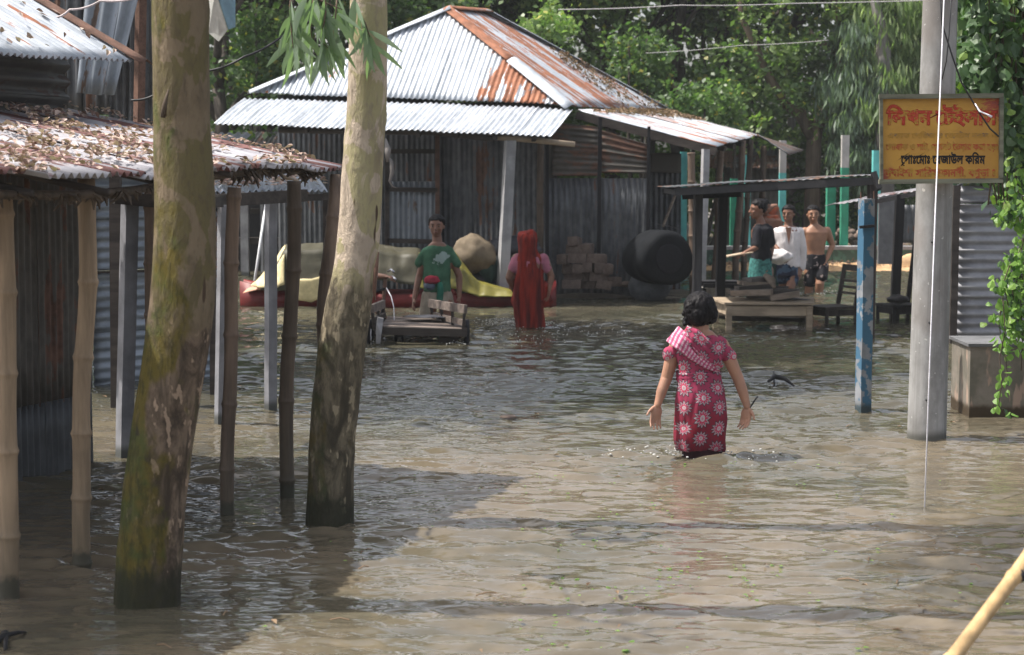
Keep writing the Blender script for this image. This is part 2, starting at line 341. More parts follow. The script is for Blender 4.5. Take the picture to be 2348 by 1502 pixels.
def wave(X, Y):
    r = np.random.default_rng(4); Z = np.zeros_like(X)
    amp_mod = 1 + .45 * snoise(X, Y, 3.0, 9, 8)
    wx = X + .06 * snoise(X, Y, .9, 21, 6); wy = Y + .05 * snoise(X, Y, .9, 22, 6)
    for k_ in range(84):
        lam = .08 * (9. ** (r.uniform(0, 1) ** 1.25)); a = r.normal(math.pi / 2, .38); k = 2 * np.pi / lam
        A = (.036 if lam < .28 else .016) / k
        Z += A * np.sin(k * (wx * np.cos(a) + wy * np.sin(a)) + r.uniform(0, 7))
    Z *= np.clip(amp_mod, .35, 1.9)
    for (cx, cy, A, s) in ((WOM[0], WOM[1], .006, .9), (SARI[0], SARI[1], .014, .9)):
        d = np.sqrt((X - cx) ** 2 + ((Y - cy)) ** 2); Z += A * np.sin(d * 2 * np.pi / .23) * np.exp(-d / s)
        Z += .004 * np.exp(-((d - .32) / .12) ** 2) * (1 + .6 * snoise(X, Y, .18, 31, 8))
    lo = np.abs(Z); return Z * np.clip(1.4 - lo * 2., .6, 1)
WOM = G(1607, 1040); SARI = G(1213, 747)
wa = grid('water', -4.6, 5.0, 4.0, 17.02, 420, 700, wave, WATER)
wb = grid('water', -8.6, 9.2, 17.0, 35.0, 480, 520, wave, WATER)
# calmer sheets beyond the wavy one
def ring(name, rects, z, mat):
    m = MB()
    for (x0, x1, y0, y1) in rects: m.add([(x0, y0, z), (x1, y0, z), (x1, y1, z), (x0, y1, z)], [(0, 1, 2, 3)])
    o = m.obj(name, mat); o['kind'] = 'structure'; return o
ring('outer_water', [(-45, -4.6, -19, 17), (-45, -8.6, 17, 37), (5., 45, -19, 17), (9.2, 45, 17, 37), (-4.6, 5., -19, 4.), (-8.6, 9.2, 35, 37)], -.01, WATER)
# ------------------------------------------------------------------ corrugated tin
def corr(parent, name, A, B, Cc, D, n, rust, pitch=.076, amp=.011, nv=7, along=True, vtop=None, mat=None, jit=.02, sag=.012, dim=0., seed=0, label=None, vcut=0., lapz=.006, gap=0.):
    """tin face A-B (bottom/left..right), D-C (top). Ribs run A->D when along, else A->B. Split into n sheets (children of parent)."""
    A, B, Cc, D = Vector(A), Vector(B), Vector(Cc), Vector(D); N = (B - A).cross(D - A).normalized(); W = ((B - A).length + (Cc - D).length) / 2; H = ((D - A).length + (Cc - B).length) / 2
    r = random.Random(seed + 5); out = []
    for i in range(n):
        if along: ua, ub, va, vb = i / n - .004, (i + 1) / n + .012, 0., 1.
        else: ua, ub, va, vb = 0., 1., i / n - .006, (i + 1) / n + .012
        ua = max(0, ua); ub = min(1, ub); va = max(0, va); vb = min(1, vb)
        j0 = r.uniform(-jit, jit) if along else 0; tilt = r.uniform(-.5, .5) * lapz
        L = (ub - ua) * W if along else (vb - va) * H
        nc = max(6, int(L / pitch * 6)); vs = []; uvs = []; m = MB()
        cu, cv = (nc, nv) if along else (nv + 4, nc)
        ph = r.uniform(0, 6)
        for a in range(cu + 1):
            u = ua + (ub - ua) * a / cu
            vt = vtop(u) if vtop else 1.
            for b in range(cv + 1):
                v = va + (vb - va) * b / cv
                if along: v = j0 / H * (1 - b / cv) + v * vt * (1 if vt < 1 else 1)
                p = (A * (1 - u) + B * u) * (1 - v) + (D * (1 - u) + Cc * u) * v
                s_ = (u * W if along else v * H)
                hgt = amp * math.sin(s_ / pitch * 2 * math.pi) + (i % 2) * lapz + tilt * ((a / cu) if along else (b / cv))
                hgt += sag * 1.6 * nz(u * W * .7 + seed, v * H * .8, i * .3) + .35 * sag * nz(u * W * 4 + seed, v * H * 3, i)
                vs.append(p + N * hgt); uvs.append((u * W, v * H) if along else (v * H, u * W))
        fs = [(a * (cv + 1) + b, (a + 1) * (cv + 1) + b, (a + 1) * (cv + 1) + b + 1, a * (cv + 1) + b + 1) for a in range(cu) for b in range(cv)]
        m.add(vs, fs, uvs); o = m.obj(name, mat or TIN, parent, True)
        md = o.modifiers.new('thickness', 'SOLIDIFY'); md.thickness = .0025
        o['rust'] = float(rust[i % len(rust)]); o['dim'] = float(dim)
        if label and label.get(i): o['label'] = label[i]
        out.append(o)
    return out
def bamboo(parent, name, pts, r, mat, step=.34, seed=0, n=12, taper=.95):
    """pts world polyline bottom->top; joints as swellings"""
    pts = [Vector(p) for p in pts]; q = []; rr = []; rn = random.Random(seed); L = sum((pts[i + 1] - pts[i]).length for i in range(len(pts) - 1))
    nodes = []; d = rn.uniform(.05, step)
    while d < L: nodes.append(d); d += step * rn.uniform(.85, 1.15)
    ds = [i * .08 for i in range(int(L / .08) + 1)]
    for nd in nodes: ds += [nd - .022, nd - .007, nd, nd + .007, nd + .022]
    ds = sorted(x for x in ds if 0 <= x <= L) + [L]
    k1, k2 = rn.uniform(0, 99), rn.uniform(0, 99)
    for d in ds:
        e = d; i = 0
        while i < len(pts) - 2 and e > (pts[i + 1] - pts[i]).length: e -= (pts[i + 1] - pts[i]).length; i += 1
        p = pts[i].lerp(pts[i + 1], e / (pts[i + 1] - pts[i]).length)
        p = p + Vector((nz(d * 1.3, k1), nz(d * 1.3, k2), 0)) * r * .5
        near = min([abs(d - x) for x in nodes] + [9]); sw = 1 + .16 * math.exp(-(near / .011) ** 2) + .05 * math.exp(-(near / .05) ** 2)
        q.append(p); rr.append(r * (1 - (1 - taper) * d / L) * sw)
    return MB().tube(q, rr, n).obj(name, mat, parent, True)
def solo_bamboo(name, pts, r, mat, label, cat, group=None, **k):
    o = bamboo(None, name, pts, r, mat, **k); return setp(o, label, cat, group)
# ------------------------------------------------------------------ leaves
LEAFQ = np.array([[0, 0, 0], [.28, .5, .05], [0, 1, -.06], [-.28, .5, .05]], dtype=np.float32)
def leaf_cloud(name, cen, rad_, per, size, mat, parent=None, aspect=1., rng=None, flat=.3, hang=False, kind=None):
    rng = rng or NR; cen = np.asarray(cen, dtype=np.float32); n = len(cen) * per
    rr = np.asarray(rad_, dtype=np.float32); rr = np.full(len(cen), rr) if rr.ndim == 0 else rr
    d = rng.normal(size=(len(cen), per, 3)); d /= np.linalg.norm(d, axis=2, keepdims=True) + 1e-6
    q = d * (rng.uniform(0, 1, (len(cen), per, 1)) ** .45) * rr[:, None, None] * np.array([1, 1, .72])
    c = (cen[:, None, :] + q).reshape(-1, 3)
    if hang: ax = np.stack([rng.normal(0, .25, n), rng.normal(0, .25, n), np.full(n, -1.)], 1)
    else: ax = rng.normal(size=(n, 3)) * np.array([1, 1, .7]) + np.array([0, 0, -.35])
    ax /= np.linalg.norm(ax, axis=1, keepdims=True)
    up = rng.normal(size=(n, 3)) * (1 - flat) + np.array([0, 0, 1.5]) * flat; sd = np.cross(ax, up); sd /= np.linalg.norm(sd, axis=1, keepdims=True) + 1e-6
    nn = np.cross(sd, ax); s = size * rng.uniform(.6, 1.3, (n, 1))
    v = np.stack([c + s * (LEAFQ[k, 0] * aspect * sd + LEAFQ[k, 1] * ax + LEAFQ[k, 2] * nn) for k in range(4)], 1).reshape(-1, 3)
    f = np.arange(n * 4).reshape(n, 4); o = link(name, npmesh(name, v, f), mat, parent)
    if kind: o['kind'] = kind
    return o
def limbs(m, p, d, L, r, depth, rn, ends, spread=.6, ns=3):
    pts = [p]; q = p; dd = d.normalized()
    for i in range(4):
        dd = (dd + Vector((rn.gauss(0, .14), rn.gauss(0, .14), rn.gauss(.03, .08)))).normalized(); q = q + dd * L / 4; pts.append(q)
    m.tube(pts, [r * (1 - .1 * i) for i in range(5)], 7 if depth > 1 else 5)
    if depth <= 1: ends += [pts[2], pts[3], pts[4]]
    if depth == 2: ends += [pts[4]]
    if depth > 0:
        for k in range(ns):
            a = rn.uniform(0, 6.28); nd = (dd + Vector((math.cos(a), math.sin(a), rn.uniform(-.1, .5))) * spread * rn.uniform(.7, 1.3)).normalized()
            limbs(m, pts[rn.choice((2, 3, 4)) if k else 4], nd, L * rn.uniform(.6, .82), r * .58, depth - 1, rn, ends, spread, ns)
def tree(label, base, h, r, mats, seed, lean=(0, 0), per=90, leaf=.14, bark=None, crad=.75, group='trees behind the houses', asp=1., hang=False, name='leafy_tree', trunk_h=.35, spread=.75, low=True):
    rn = random.Random(seed); rng = np.random.default_rng(seed); root = empty(name, base, label, 'tree', group); m = MB(); ends = []
    b = Vector(base) - Vector((0, 0, .3)); top = Vector(base) + Vector((lean[0], lean[1], h * trunk_h))
    pts = [b.lerp(top, i / 5) + Vector((rn.gauss(0, .05), rn.gauss(0, .05), 0)) * (1 if 0 < i < 5 else 0) for i in range(6)]
    m.tube(pts, [r * (1.25 - .1 * i) for i in range(6)], 10)
    for k in range(4):
        a = k * 1.57 + rn.uniform(-.4, .4); limbs(m, top if k % 2 else pts[4], Vector((math.cos(a) * spread, math.sin(a) * spread, rn.uniform(.6, 1.3))), h * .27, r * .6, 3, rn, ends, .7, 3)
    m.obj('trunk', bark or BARKD, root, True)
    if low:
        for k in range(26):
            a = rn.uniform(0, 6.28); q = rn.uniform(.5, h * .33); ends.append(Vector(base) + Vector((math.cos(a) * q, math.sin(a) * q, rn.uniform(.05, .42) * h)))
    ce = np.array([tuple(e) for e in ends]); idx = rng.permutation(len(ce)); rr = crad * rng.uniform(.55, 1.15, len(ce)); cut = int(len(ce) * .68)
    leaf_cloud('crown', ce[idx[:cut]], rr[:cut], per, leaf, mats[0], root, asp, rng, .35, hang)
    if cut < len(ce): leaf_cloud('crown', ce[idx[cut:]] + np.array([0, 0, .12]), rr[cut:] * .9, per, leaf, mats[1], root, asp, rng, .45, hang)
    return root
# ------------------------------------------------------------------ main hip-roofed tin house
H = empty('tin_house', G(900, 690), 'large grey tin house with a pyramid roof of pale and rusty corrugated sheets', 'house')
RA, RB, RD = P(570, 212, 27.6), P(1310, 242, 26.4), P(1532, 252, 33.2); R1, R2 = P(1030, 18, 28.3), P(1115, 24, 30.2)
eu = RB - RA; W_ = eu.length; ud = eu.normalized()
foot = (R1 - RA).dot(ud) / W_; V = R1 - (RA + eu * foot)
corr(H, 'roof_sheet', RA, RB, RB + V, RA + V, 7, [.42, .30, .05, .0, .0, .62, .70], vtop=lambda u: max(.004, u / foot if u < foot else (1 - u) / (1 - foot)), nv=10, seed=1, pitch=.078, amp=.012)
es = RD - RB; f1 = (R1 - RB).dot(es) / es.dot(es); f2 = (R2 - RB).dot(es) / es.dot(es); VS = (R1 + R2) / 2 - (RB + es * (f1 + f2) / 2)
corr(H, 'roof_sheet', RB, RD, RD + VS, RB + VS, 9, [.5, .62, .3, .66, .55, .25, .45, .4, .2], vtop=lambda u: max(.004, min(1, u / f1 if f1 > .02 else 1, (1 - u) / (1 - f2))), nv=10, seed=2, pitch=.078, amp=.010)
# left and back slopes, which close the roof
RL = RA + es; corr(H, 'roof_sheet', RL, RA, RA + (R1 - RA), RL + (R2 - RL), 4, [.2], vtop=lambda u: 1., seed=3, pitch=.2)
corr(H, 'roof_sheet', RD, RL, R2 + (RL - RD) * .001, R2, 3, [.2], seed=4, pitch=.2)
def cap(a, b, w, rust, name='ridge_cap', par=None, lift=.03, mat=None):
    a = Vector(a) + Vector((0, 0, lift)); b = Vector(b) + Vector((0, 0, lift)); t_ = (b - a).normalized(); sd = t_.cross(Vector((0, 0, 1))).normalized(); m = MB(); k = 10
    vs = []; uv = []
    for i in range(k + 1):
        p = a.lerp(b, i / k)
        for j, (o, z) in enumerate(((-1, -.45), (-.35, -.06), (0, .03), (.35, -.06), (1, -.45))): vs.append(p + sd * o * w + Vector((0, 0, z * w * .9 + .006 * nz(i * 1.7, j)))); uv.append((o * w, (b - a).length * i / k))
    m.add(vs, [(i * 5 + j, i * 5 + j + 1, i * 5 + j + 6, i * 5 + j + 5) for i in range(k) for j in range(4)], uv)
    o = m.obj(name, mat or TIN, par, True); o.modifiers.new('thickness', 'SOLIDIFY').thickness = .003; o['rust'] = rust; o['dim'] = 0.; return o
mid = R1.lerp(RB, .55)
cap(R1, mid, .12, .95, par=H)['label'] = 'rusty upper hip cap'
cap(mid + Vector((0, -.01, .012)), RB + (RB - R1) * .015, .15, 0.02, par=H)['label'] = 'pale lower hip cap'
cap(R1, RA, .12, .05, par=H); cap(R1, R2, .13, .8, par=H); cap(R2, RD, .13, .15, par=H)
# front lean-to
LA, LB, LC, LD = P(489, 284, 25.8), P(1266, 312, 24.7), P(1314, 250, 26.35), P(558, 224, 27.45)
corr(H, 'roof_sheet', LA, LB, LC, LD, 9, [.0, .03, .0, .0, .04, .0, .0, .0, .0], seed=11, pitch=.078, amp=.012)
# annex roof on the right
A1, A2, A3, A4 = P(1322, 252, 26.5), P(1642, 336, 26.0), P(1738, 310, 30.), P(1537, 258, 33.2)
corr(H, 'roof_sheet', A2, A3, A4, A1, 6, [.35, .45, .2, .45, .3, .4], seed=12, pitch=.078, amp=.008, mat=TIN)
B1, B2, B3, B4 = P(1738, 310, 30.0), P(1808, 354, 29.6), P(1840, 345, 32.5), P(1700, 300, 33.)
corr(H, 'roof_sheet', B2, B3, B4, B1, 4, [.6, .5], seed=13, mat=TINW)
# fascia beams, rafters
MB().beam(A1 - Vector((0, 0, .07)), A2 - Vector((0, 0, .07)), .06, .10).obj('rafter', WOODD, H)
for k in range(1, 5):
    a = A1.lerp(A4, k / 5); b = A2.lerp(A3, k / 5); MB().beam(a - Vector((0, 0, .07)), b - Vector((0, 0, .07)), .05, .07).obj('rafter', WOODD, H)
for k in range(3):
    f = .2 + k * .35; MB().beam(A1.lerp(A2, f) - Vector((0, 0, .12)), A4.lerp(A3, f) - Vector((0, 0, .12)), .05, .06).obj('purlin', WOODD, H)
fe = P(660, 297, 26.1), P(1318, 331, 24.95)
MB().tube([P(640, 298, 25.95), P(1000, 303, 25.4), P(1130, 318, 25.0)], [.04, .042, .04], 8).obj('eave_beam', WOODD, H, True)
MB().tube([P(1120, 313, 25.05), P(1220, 321, 24.95), P(1318, 331, 24.85)], [.038, .037, .034], 10).obj('eave_beam', WOODP, H, True)
for k in range(9):
    f = (k + .5) / 9; a = LA.lerp(LB, f); b = LD.lerp(LC, f); MB().beam(a + (b - a) * .03 - Vector((0, 0, .06)), b - Vector((0, 0, .06)), .05, .06).obj('rafter', WOODD, H)
# walls
def wallq(parent, pxa, pxb, Ya, Yb, ztop, zbot, n, rust, seed, along=True, mat=None, dim=0., name='wall_sheet', amp=.009, pitch=.076, zt2=None):
    a = P(pxa, 500, Ya); b = P(pxb, 500, Yb); q = lambda p, z: Vector((p.x, p.y, z))
    return corr(parent, name, q(a, zbot), q(b, zbot), q(b, zt2 if zt2 is not None else ztop), q(a, ztop), n, rust, pitch=pitch, amp=amp, along=along, seed=seed, mat=mat or TINW, dim=dim, sag=.006, jit=.0, nv=4)
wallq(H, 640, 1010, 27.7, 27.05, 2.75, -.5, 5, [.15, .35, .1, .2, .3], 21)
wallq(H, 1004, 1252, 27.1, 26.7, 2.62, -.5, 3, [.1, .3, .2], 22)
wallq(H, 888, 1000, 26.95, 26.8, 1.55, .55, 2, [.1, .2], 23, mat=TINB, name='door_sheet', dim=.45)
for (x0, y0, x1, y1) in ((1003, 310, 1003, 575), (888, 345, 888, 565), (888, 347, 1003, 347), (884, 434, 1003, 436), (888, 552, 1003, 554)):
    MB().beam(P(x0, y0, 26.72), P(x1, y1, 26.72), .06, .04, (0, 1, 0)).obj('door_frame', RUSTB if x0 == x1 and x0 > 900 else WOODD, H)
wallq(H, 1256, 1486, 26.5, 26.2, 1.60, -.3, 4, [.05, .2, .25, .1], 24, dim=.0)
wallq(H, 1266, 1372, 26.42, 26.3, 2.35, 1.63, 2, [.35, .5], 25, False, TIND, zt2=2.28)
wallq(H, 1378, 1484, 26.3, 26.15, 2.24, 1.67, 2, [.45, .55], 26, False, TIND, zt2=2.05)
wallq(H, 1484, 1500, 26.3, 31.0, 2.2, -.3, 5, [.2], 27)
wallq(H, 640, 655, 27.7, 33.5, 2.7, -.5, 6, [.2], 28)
MB().beam(P(1376, 268, 26.1), P(1372, 650, 26.3), .05, .05).obj('wall_stud', CHAR, H)
MB().beam(P(1254, 300, 26.45), P(1254, 668, 26.4), .05, .06).obj('wall_stud', CHAR, H)
MB().beam(P(1488, 290, 26.1), P(1483, 655, 26.1), .04, .04).obj('wall_stud', CHAR, H)
# posts of the front verandah
def sq_post(parent, name, a, b, w, mat, d=None, rot=0.):
    a, b = Vector(a), Vector(b); m = MB(); M = Matrix.Rotation(rot, 3, 'Z'); vs = []
    for i in range(9):
        c = a.lerp(b, i / 8) + Vector((nz(i * .8, w * 90, 3), 0, 0)) * .004
        for x, y in ((-1, -1), (1, -1), (1, 1), (-1, 1)): vs.append(c + M @ Vector((x * w / 2, y * (d or w) / 2, 0)))
    fs = [(i * 4 + k, i * 4 + (k + 1) % 4, i * 4 + 4 + (k + 1) % 4, i * 4 + 4 + k) for i in range(8) for k in range(4)] + [(3, 2, 1, 0), (32, 33, 34, 35)]
    return m.add(vs, fs).obj(name, mat, parent)
def down(px, py, Y, z=-.5):
    p = P(px, py, Y); return Vector((p.x, p.y, z))
sq_post(H, 'post', down(1146, 700, 25.0), P(1170, 322, 24.95), .125, CONC, rot=.3)
bamboo(H, 'post', [down(1236, 690, 25.9), P(1240, 325, 25.7)], .045, BAMD, seed=3)
bamboo(H, 'post', [down(1592, 690, 26.0), P(1585, 350, 25.9)], .05, BAMR, seed=4)
sq_post(H, 'post', down(1606, 690, 25.6), P(1618, 342, 25.7), .085, CONC, rot=.3)
bamboo(H, 'post', [down(1632, 660, 27.5), P(1653, 328, 27.3)], .045, BAMR, seed=5)
bamboo(H, 'post', [down(1680, 660, 28.8), P(1704, 322, 28.6)], .05, BAMR, seed=6)
bamboo(H, 'post', [down(1700, 660, 29.6), P(1722, 322, 29.8)], .045, BAMD, seed=7)
bamboo(H, 'post', [down(1738, 660, 30.0), P(1752, 335, 30.0)], .045, BAMD, seed=8)
# leaf litter on the right slope
def litter(name, fn, n, size, label, mat=LITTER, clump=1.2, thr=.42, seed=1):
    rn = random.Random(seed); m = MB(); k = 0
    while k < n:
        u, v = rn.random(), rn.random(); p, N, T = fn(u, v)
        if .5 + .9 * nz(p.x * clump * 2, p.y * clump * 2, p.z * 4 + seed) < thr + rn.uniform(-.25, .25): continue
        k += 1; s = size * rn.uniform(.6, 1.5); a = rn.uniform(0, 6.28); B = N.cross(T).normalized(); ax = T * math.cos(a) + B * math.sin(a); sd = N.cross(ax).normalized()
        ti = rn.uniform(-.25, .5); ax = (ax + N * ti).normalized(); cu = rn.uniform(-.1, .5) * s; w = s * rn.uniform(.22, .42); c = p + N * rn.uniform(.008, .035)
        vs = [c - ax * s * .5, c + sd * w + N * cu, c + sd * w * .7 + ax * s * .3 + N * cu, c + ax * s * .55 + N * cu * .5, c - sd * w * .7 + ax * s * .3 + N * cu * .8, c - sd * w + N * cu * .8, c + ax * s * .1]
        m.add(vs, [(0, 1, 6), (1, 2, 3, 6), (6, 3, 4, 5), (0, 6, 5)])
    o = m.obj(name, mat); return setp(o, label, 'leaves', None, 'stuff')
def quadfn(A, B, Cc, D, lift=.012):
    A, B, Cc, D = map(Vector, (A, B, Cc, D)); N = (B - A).cross(D - A).normalized()
    if N.z < 0: N = -N
    T = (B - A).normalized()
    return lambda u, v: ((A * (1 - u) + B * u) * (1 - v) + (D * (1 - u) + Cc * u) * v + N * lift, N, T)
litter('dry_leaves', quadfn(RB.lerp(RD, .45), RD, RD.lerp(R2, .6), RB.lerp(RD, .45).lerp(R2, .6)), 700, .05, 'brown leaf litter drifted on the right slope of the pyramid roof', BLIT, 1.2, .45, 3)
litter('dry_leaves', quadfn(A4.lerp(A1, .45), A4, A3.lerp(A4, .55), A2.lerp(A1, .9)), 900, .06, 'brown leaf litter on the upper edge of the annex roof', BLIT, 1.2, .5, 4)
# ------------------------------------------------------------------ leaf-strewn shed at the left
S = empty('market_shed', G(100, 1372), 'long open shed with bamboo posts under a low rusty roof strewn with dry leaves', 'shed')
E0, E1 = P(785, 380, 11.6), None
ed = Vector((-.27, -.963, -.017)).normalized()
def EAVE(t_, dz=0): return E0 + ed * t_ + Vector((0, 0, dz + .03 * math.sin(t_ * 1.7)))
FA = P(345, 240, 12.0); FB = P(0, 203, 12.4)
near = EAVE(4.6); upv = (FB - E0)
SA, SB, SCn, SD = near, E0, FB + Vector((-.3, .02, .03)), near + (FB - E0) + Vector((-.3, .05, .03))
corr(S, 'roof_sheet', SA, SB, SCn, SD, 9, [.12, .52, .2, .62, .12, .45, .66, .25, .55], seed=31, mat=TINL, nv=9, amp=.013, jit=.05, sag=.02, pitch=.07)
Nsh = (SB - SA).cross(SD - SA).normalized()
litter('dry_leaves', quadfn(SA, SB, SCn, SD, .012), 4300, .034, 'heaps of curled dry leaves lying on the rusty roof of the long shed', LITTER, 2.0, .60, 5)
# eave purlin and beams
MB().tube([EAVE(t_ / 2, -.036 + .01 * nz(t_)) + Vector((-.12, .02, 0)) for t_ in range(0, 10)], .020, 8).obj('eave_purlin', BAMD, S, True)
for k in range(7):
    a = EAVE(.15 + k * .68, -.03) + Vector((-.04, .01, 0)); b = a + (SCn - SB) * .96; MB().tube([a, a.lerp(b, .5), b], .018, 7).obj('rafter', WOODD, S, True)
# bamboo posts
bamboo(S, 'post', [down(22, 1372, 8.40), P(24, 1100, 8.40), P(18, 760, 8.40), P(8, 420, 8.40)], .044, BAM, .33, 41, 16)
bamboo(S, 'post', [down(187, 1305, 9.0), P(185, 1180, 9.0), P(190, 900, 9.0), P(200, 650, 9.0), P(200, 410, 9.0)], .0425, BAM, .33, 42, 16)
bamboo(S, 'post', [down(520, 1183, 10.3), P(522, 1000, 10.3), P(530, 760, 10.3), P(539, 430, 10.3)], .037, BAMR, .35, 43, 14)
bamboo(S, 'post', [down(648, 1145, 10.84), P(662, 850, 10.84), P(671, 600, 10.84), P(674, 415, 10.84)], .040, BAMD, .4, 44, 14)
bamboo(S, 'post', [down(738, 1100, 11.3), P(742, 700, 11.3), P(757, 560, 11.3), P(770, 402, 11.4)], .037, BAMR, .35, 45, 14)
bamboo(S, 'post', [down(347, 1100, 12.3), P(345, 700, 12.3), P(343, 430, 12.3)], .042, BAMR, .35, 46, 14)
CP_ = [((278, 1052), 12.3, (298, 455), .085), ((500, 975), 13.85, (512, 470), .06), ((618, 942), 14.6, (622, 462), .07)]
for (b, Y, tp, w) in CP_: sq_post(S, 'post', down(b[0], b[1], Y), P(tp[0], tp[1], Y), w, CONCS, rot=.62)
MB().beam(P(262, 452, 12.2), P(360, 462, 12.3), .08, .08).obj('beam', WOODD, S); MB().beam(P(470, 462, 13.8), P(700, 448, 14.6), .05, .09).obj('beam', WOODD, S)
MB().beam(P(350, 470, 12.6), P(505, 462, 13.8), .05, .08).obj('beam', WOODD, S)
# splintered scraps under the eave
m = MB(); rn = random.Random(3)
for k in range(150):
    t_ = rn.uniform(0, 4.4); a = EAVE(t_, -.03) + Vector((-rn.uniform(.06, .2), 0, 0)); b = a + Vector((rn.uniform(-.05, .07), rn.uniform(-.06, .06), -rn.uniform(.02, .07) * (1 + nz(t_ * 3)))); m.tube([a, a.lerp(b, .5) + Vector((.01, 0, 0)), b], [.006, .010, .003], 4)
o = m.obj('bark_fibres', BAMD, S); o['kind'] = 'stuff'
for (x, y, Y, dx) in ((640, 395, 11.0, 30), (180, 440, 9.0, -10)):
    a = P(x, y, Y); MB().tube([a, a + Vector((.04, 0, -.035)), a + Vector((.09, 0, -.045))], [.006, .009, .003], 5).obj('bark_strip', WOODP, S)
# walls of the shed
def wallxy(parent, a, b, zb, zt, n, rust, seed, along=True, mat=None, dim=0., amp=.009, pitch=.076):
    q = lambda p, z: Vector((p[0], p[1], z)); return corr(parent, 'wall_sheet', q(a, zb), q(b, zb), q(b, zt), q(a, zt), n, rust, pitch=pitch, amp=amp, along=along, seed=seed, mat=mat or TINW, dim=dim, sag=.004, jit=0, nv=5)
wallxy(S, (-2.98, 11.05), (-2.62, 12.02), .42, 1.9, 2, [.3, .35], 51, mat=TIND, pitch=.062, amp=.010)
wallxy(S, (-2.96, 11.09), (-2.60, 12.06), -.5, .44, 2, [.1, .2], 52, mat=TINW, dim=.45, pitch=.062, amp=.010)
wallxy(S, (-3.9, 9.0), (-2.98, 11.05), -.5, 1.9, 3, [.3], 53, mat=TIND, pitch=.062)
TB = empty('tin_stall', down(270, 870, 16.4), 'narrow bluish stall wall of horizontal ribbed tin behind the shed', 'stall')
wallxy(TB, (-3.47, 16.2), (-2.55, 16.9), -.05, .93, 2, [.0, .08], 54, False, TINB, pitch=.085, amp=.013)
wallxy(TB, (-3.47, 16.23), (-2.55, 16.93), .95, 1.8, 2, [.0, .05], 55, False, TINB, pitch=.085, amp=.013)
MB().beam((-3.47, 16.15, .94), (-2.5, 16.85, .93), .03, .02).obj('rail', WOODD, TB)
sq_post(TB, 'post', (-3.52, 16.2, -.5), (-3.52, 16.2, 1.85), .06, WOODD)
sq_post(TB, 'post', (-2.5, 16.95, -.5), (-2.5, 16.95, 1.85), .06, WOODD)
wallxy(TB, (-3.52, 16.25), (-4.4, 18.6), -.5, 1.8, 3, [.1], 56, True, TINW)
corr(TB, 'roof_sheet', (-4.2, 16.0, 1.85), (-2.4, 16.3, 1.83), (-2.4, 18.2, 2.1), (-4.2, 18.0, 2.1), 2, [.3], seed=57, mat=TINW)
# the low stall roof seen under the eave
LS = empty('stall_roof', down(620, 800, 15.0), 'low ragged stall roof with leaf scraps glimpsed under the shed eave', 'stall')
a, b = P(478, 441, 14.4), P(752, 434, 15.2); c, d = b + Vector((-.25, 1.4, .14)), a + Vector((-.25, 1.4, .14))
corr(LS, 'roof_sheet', a, b, c, d, 3, [.3, .1, .0], seed=58, mat=TINB, pitch=.06, amp=.012)
MB().beam(a - Vector((0, -.05, .06)), b - Vector((0, -.05, .06)), .05, .05).obj('beam', WOODD, LS)
for (px, Y) in ((486, 15.6), (748, 16.4)): sq_post(LS, 'post', down(px, 700, Y), P(px, 442, Y), .05, WOODD)
litter('dry_leaves', quadfn(a, b, c, d, .02), 420, .05, 'pale leaf scraps along the low stall roof', LITTER, 1.4, .3, 8)
# ------------------------------------------------------------------ upper roof, top left
U = empty('tin_shed', down(120, 900, 11.6), 'taller shed at the left with a streaked roof and rust-brown edge cap', 'shed')
u0 = P(303, 142, 12.0); ud_ = ed; u1 = u0 + ed * 2.6; up_ = P(42, -14, 12.22) - u0; up_ = up_ * 1.15
corr(U, 'roof_sheet', u1, u0, u0 + up_, u1 + up_, 4, [.15, .35, .3, .2], seed=61, nv=8, pitch=.07, amp=.012, jit=.01)
cap(u0 + Vector((.09, .02, -.02)), u0 + up_ + Vector((.09, .02, -.02)), .07, .95, 'edge_cap', U, mat=RUSTB, lift=.035)
wallxy(U, (u1.x - .25, u1.y), (u0.x - .42, u0.y + .1), 2.02, 2.50, 2, [.3, .3], 62, False, TIND, pitch=.1, amp=.02, dim=.5)
wallxy(U, (u0.x - .42, u0.y + .1), (u0.x - 1.4, u0.y + .5), 1.9, 2.7, 2, [.3, .3], 63, True, TIND, pitch=.1, amp=.014)
litter('dry_leaves', quadfn(u1, u0, u0 + up_, u1 + up_, .02), 36, .05, 'a few curled leaves on the taller left roof', LITTER, 1, .3, 9)
HB = empty('tin_barn', down(270, 800, 14.6), 'tall dark barn of overlapping tin sheets behind the left roofs', 'barn')
corr(HB, 'wall_sheet', P(175, 215, 14.2), P(262, 222, 14.2), P(332, -60, 14.3), P(200, -60, 14.3), 3, [.35, .25, .3], seed=64, mat=TINB, pitch=.11, amp=.016, dim=.35)
corr(HB, 'wall_sheet', P(250, 330, 14.5), P(430, 330, 14.6), P(440, -80, 14.6), P(250, -80, 14.5), 4, [.3, .1, .15, .2], seed=65, mat=TINW, pitch=.05, amp=.01)
MB().beam(P(324, -40, 14.35), P(318, 300, 14.4), .06, .06).obj('corner_post', RUSTB, HB)
corr(HB, 'wall_sheet', P(60, 260, 14.6), P(250, 260, 14.5), P(250, -80, 14.5), P(60, -80, 14.6), 3, [.3], seed=66, mat=TINW, pitch=.076)
for (px, Y) in ((262, 14.8), (425, 14.8)): sq_post(HB, 'post', down(px, 700, Y), P(px, -60, Y), .08, WOODD)
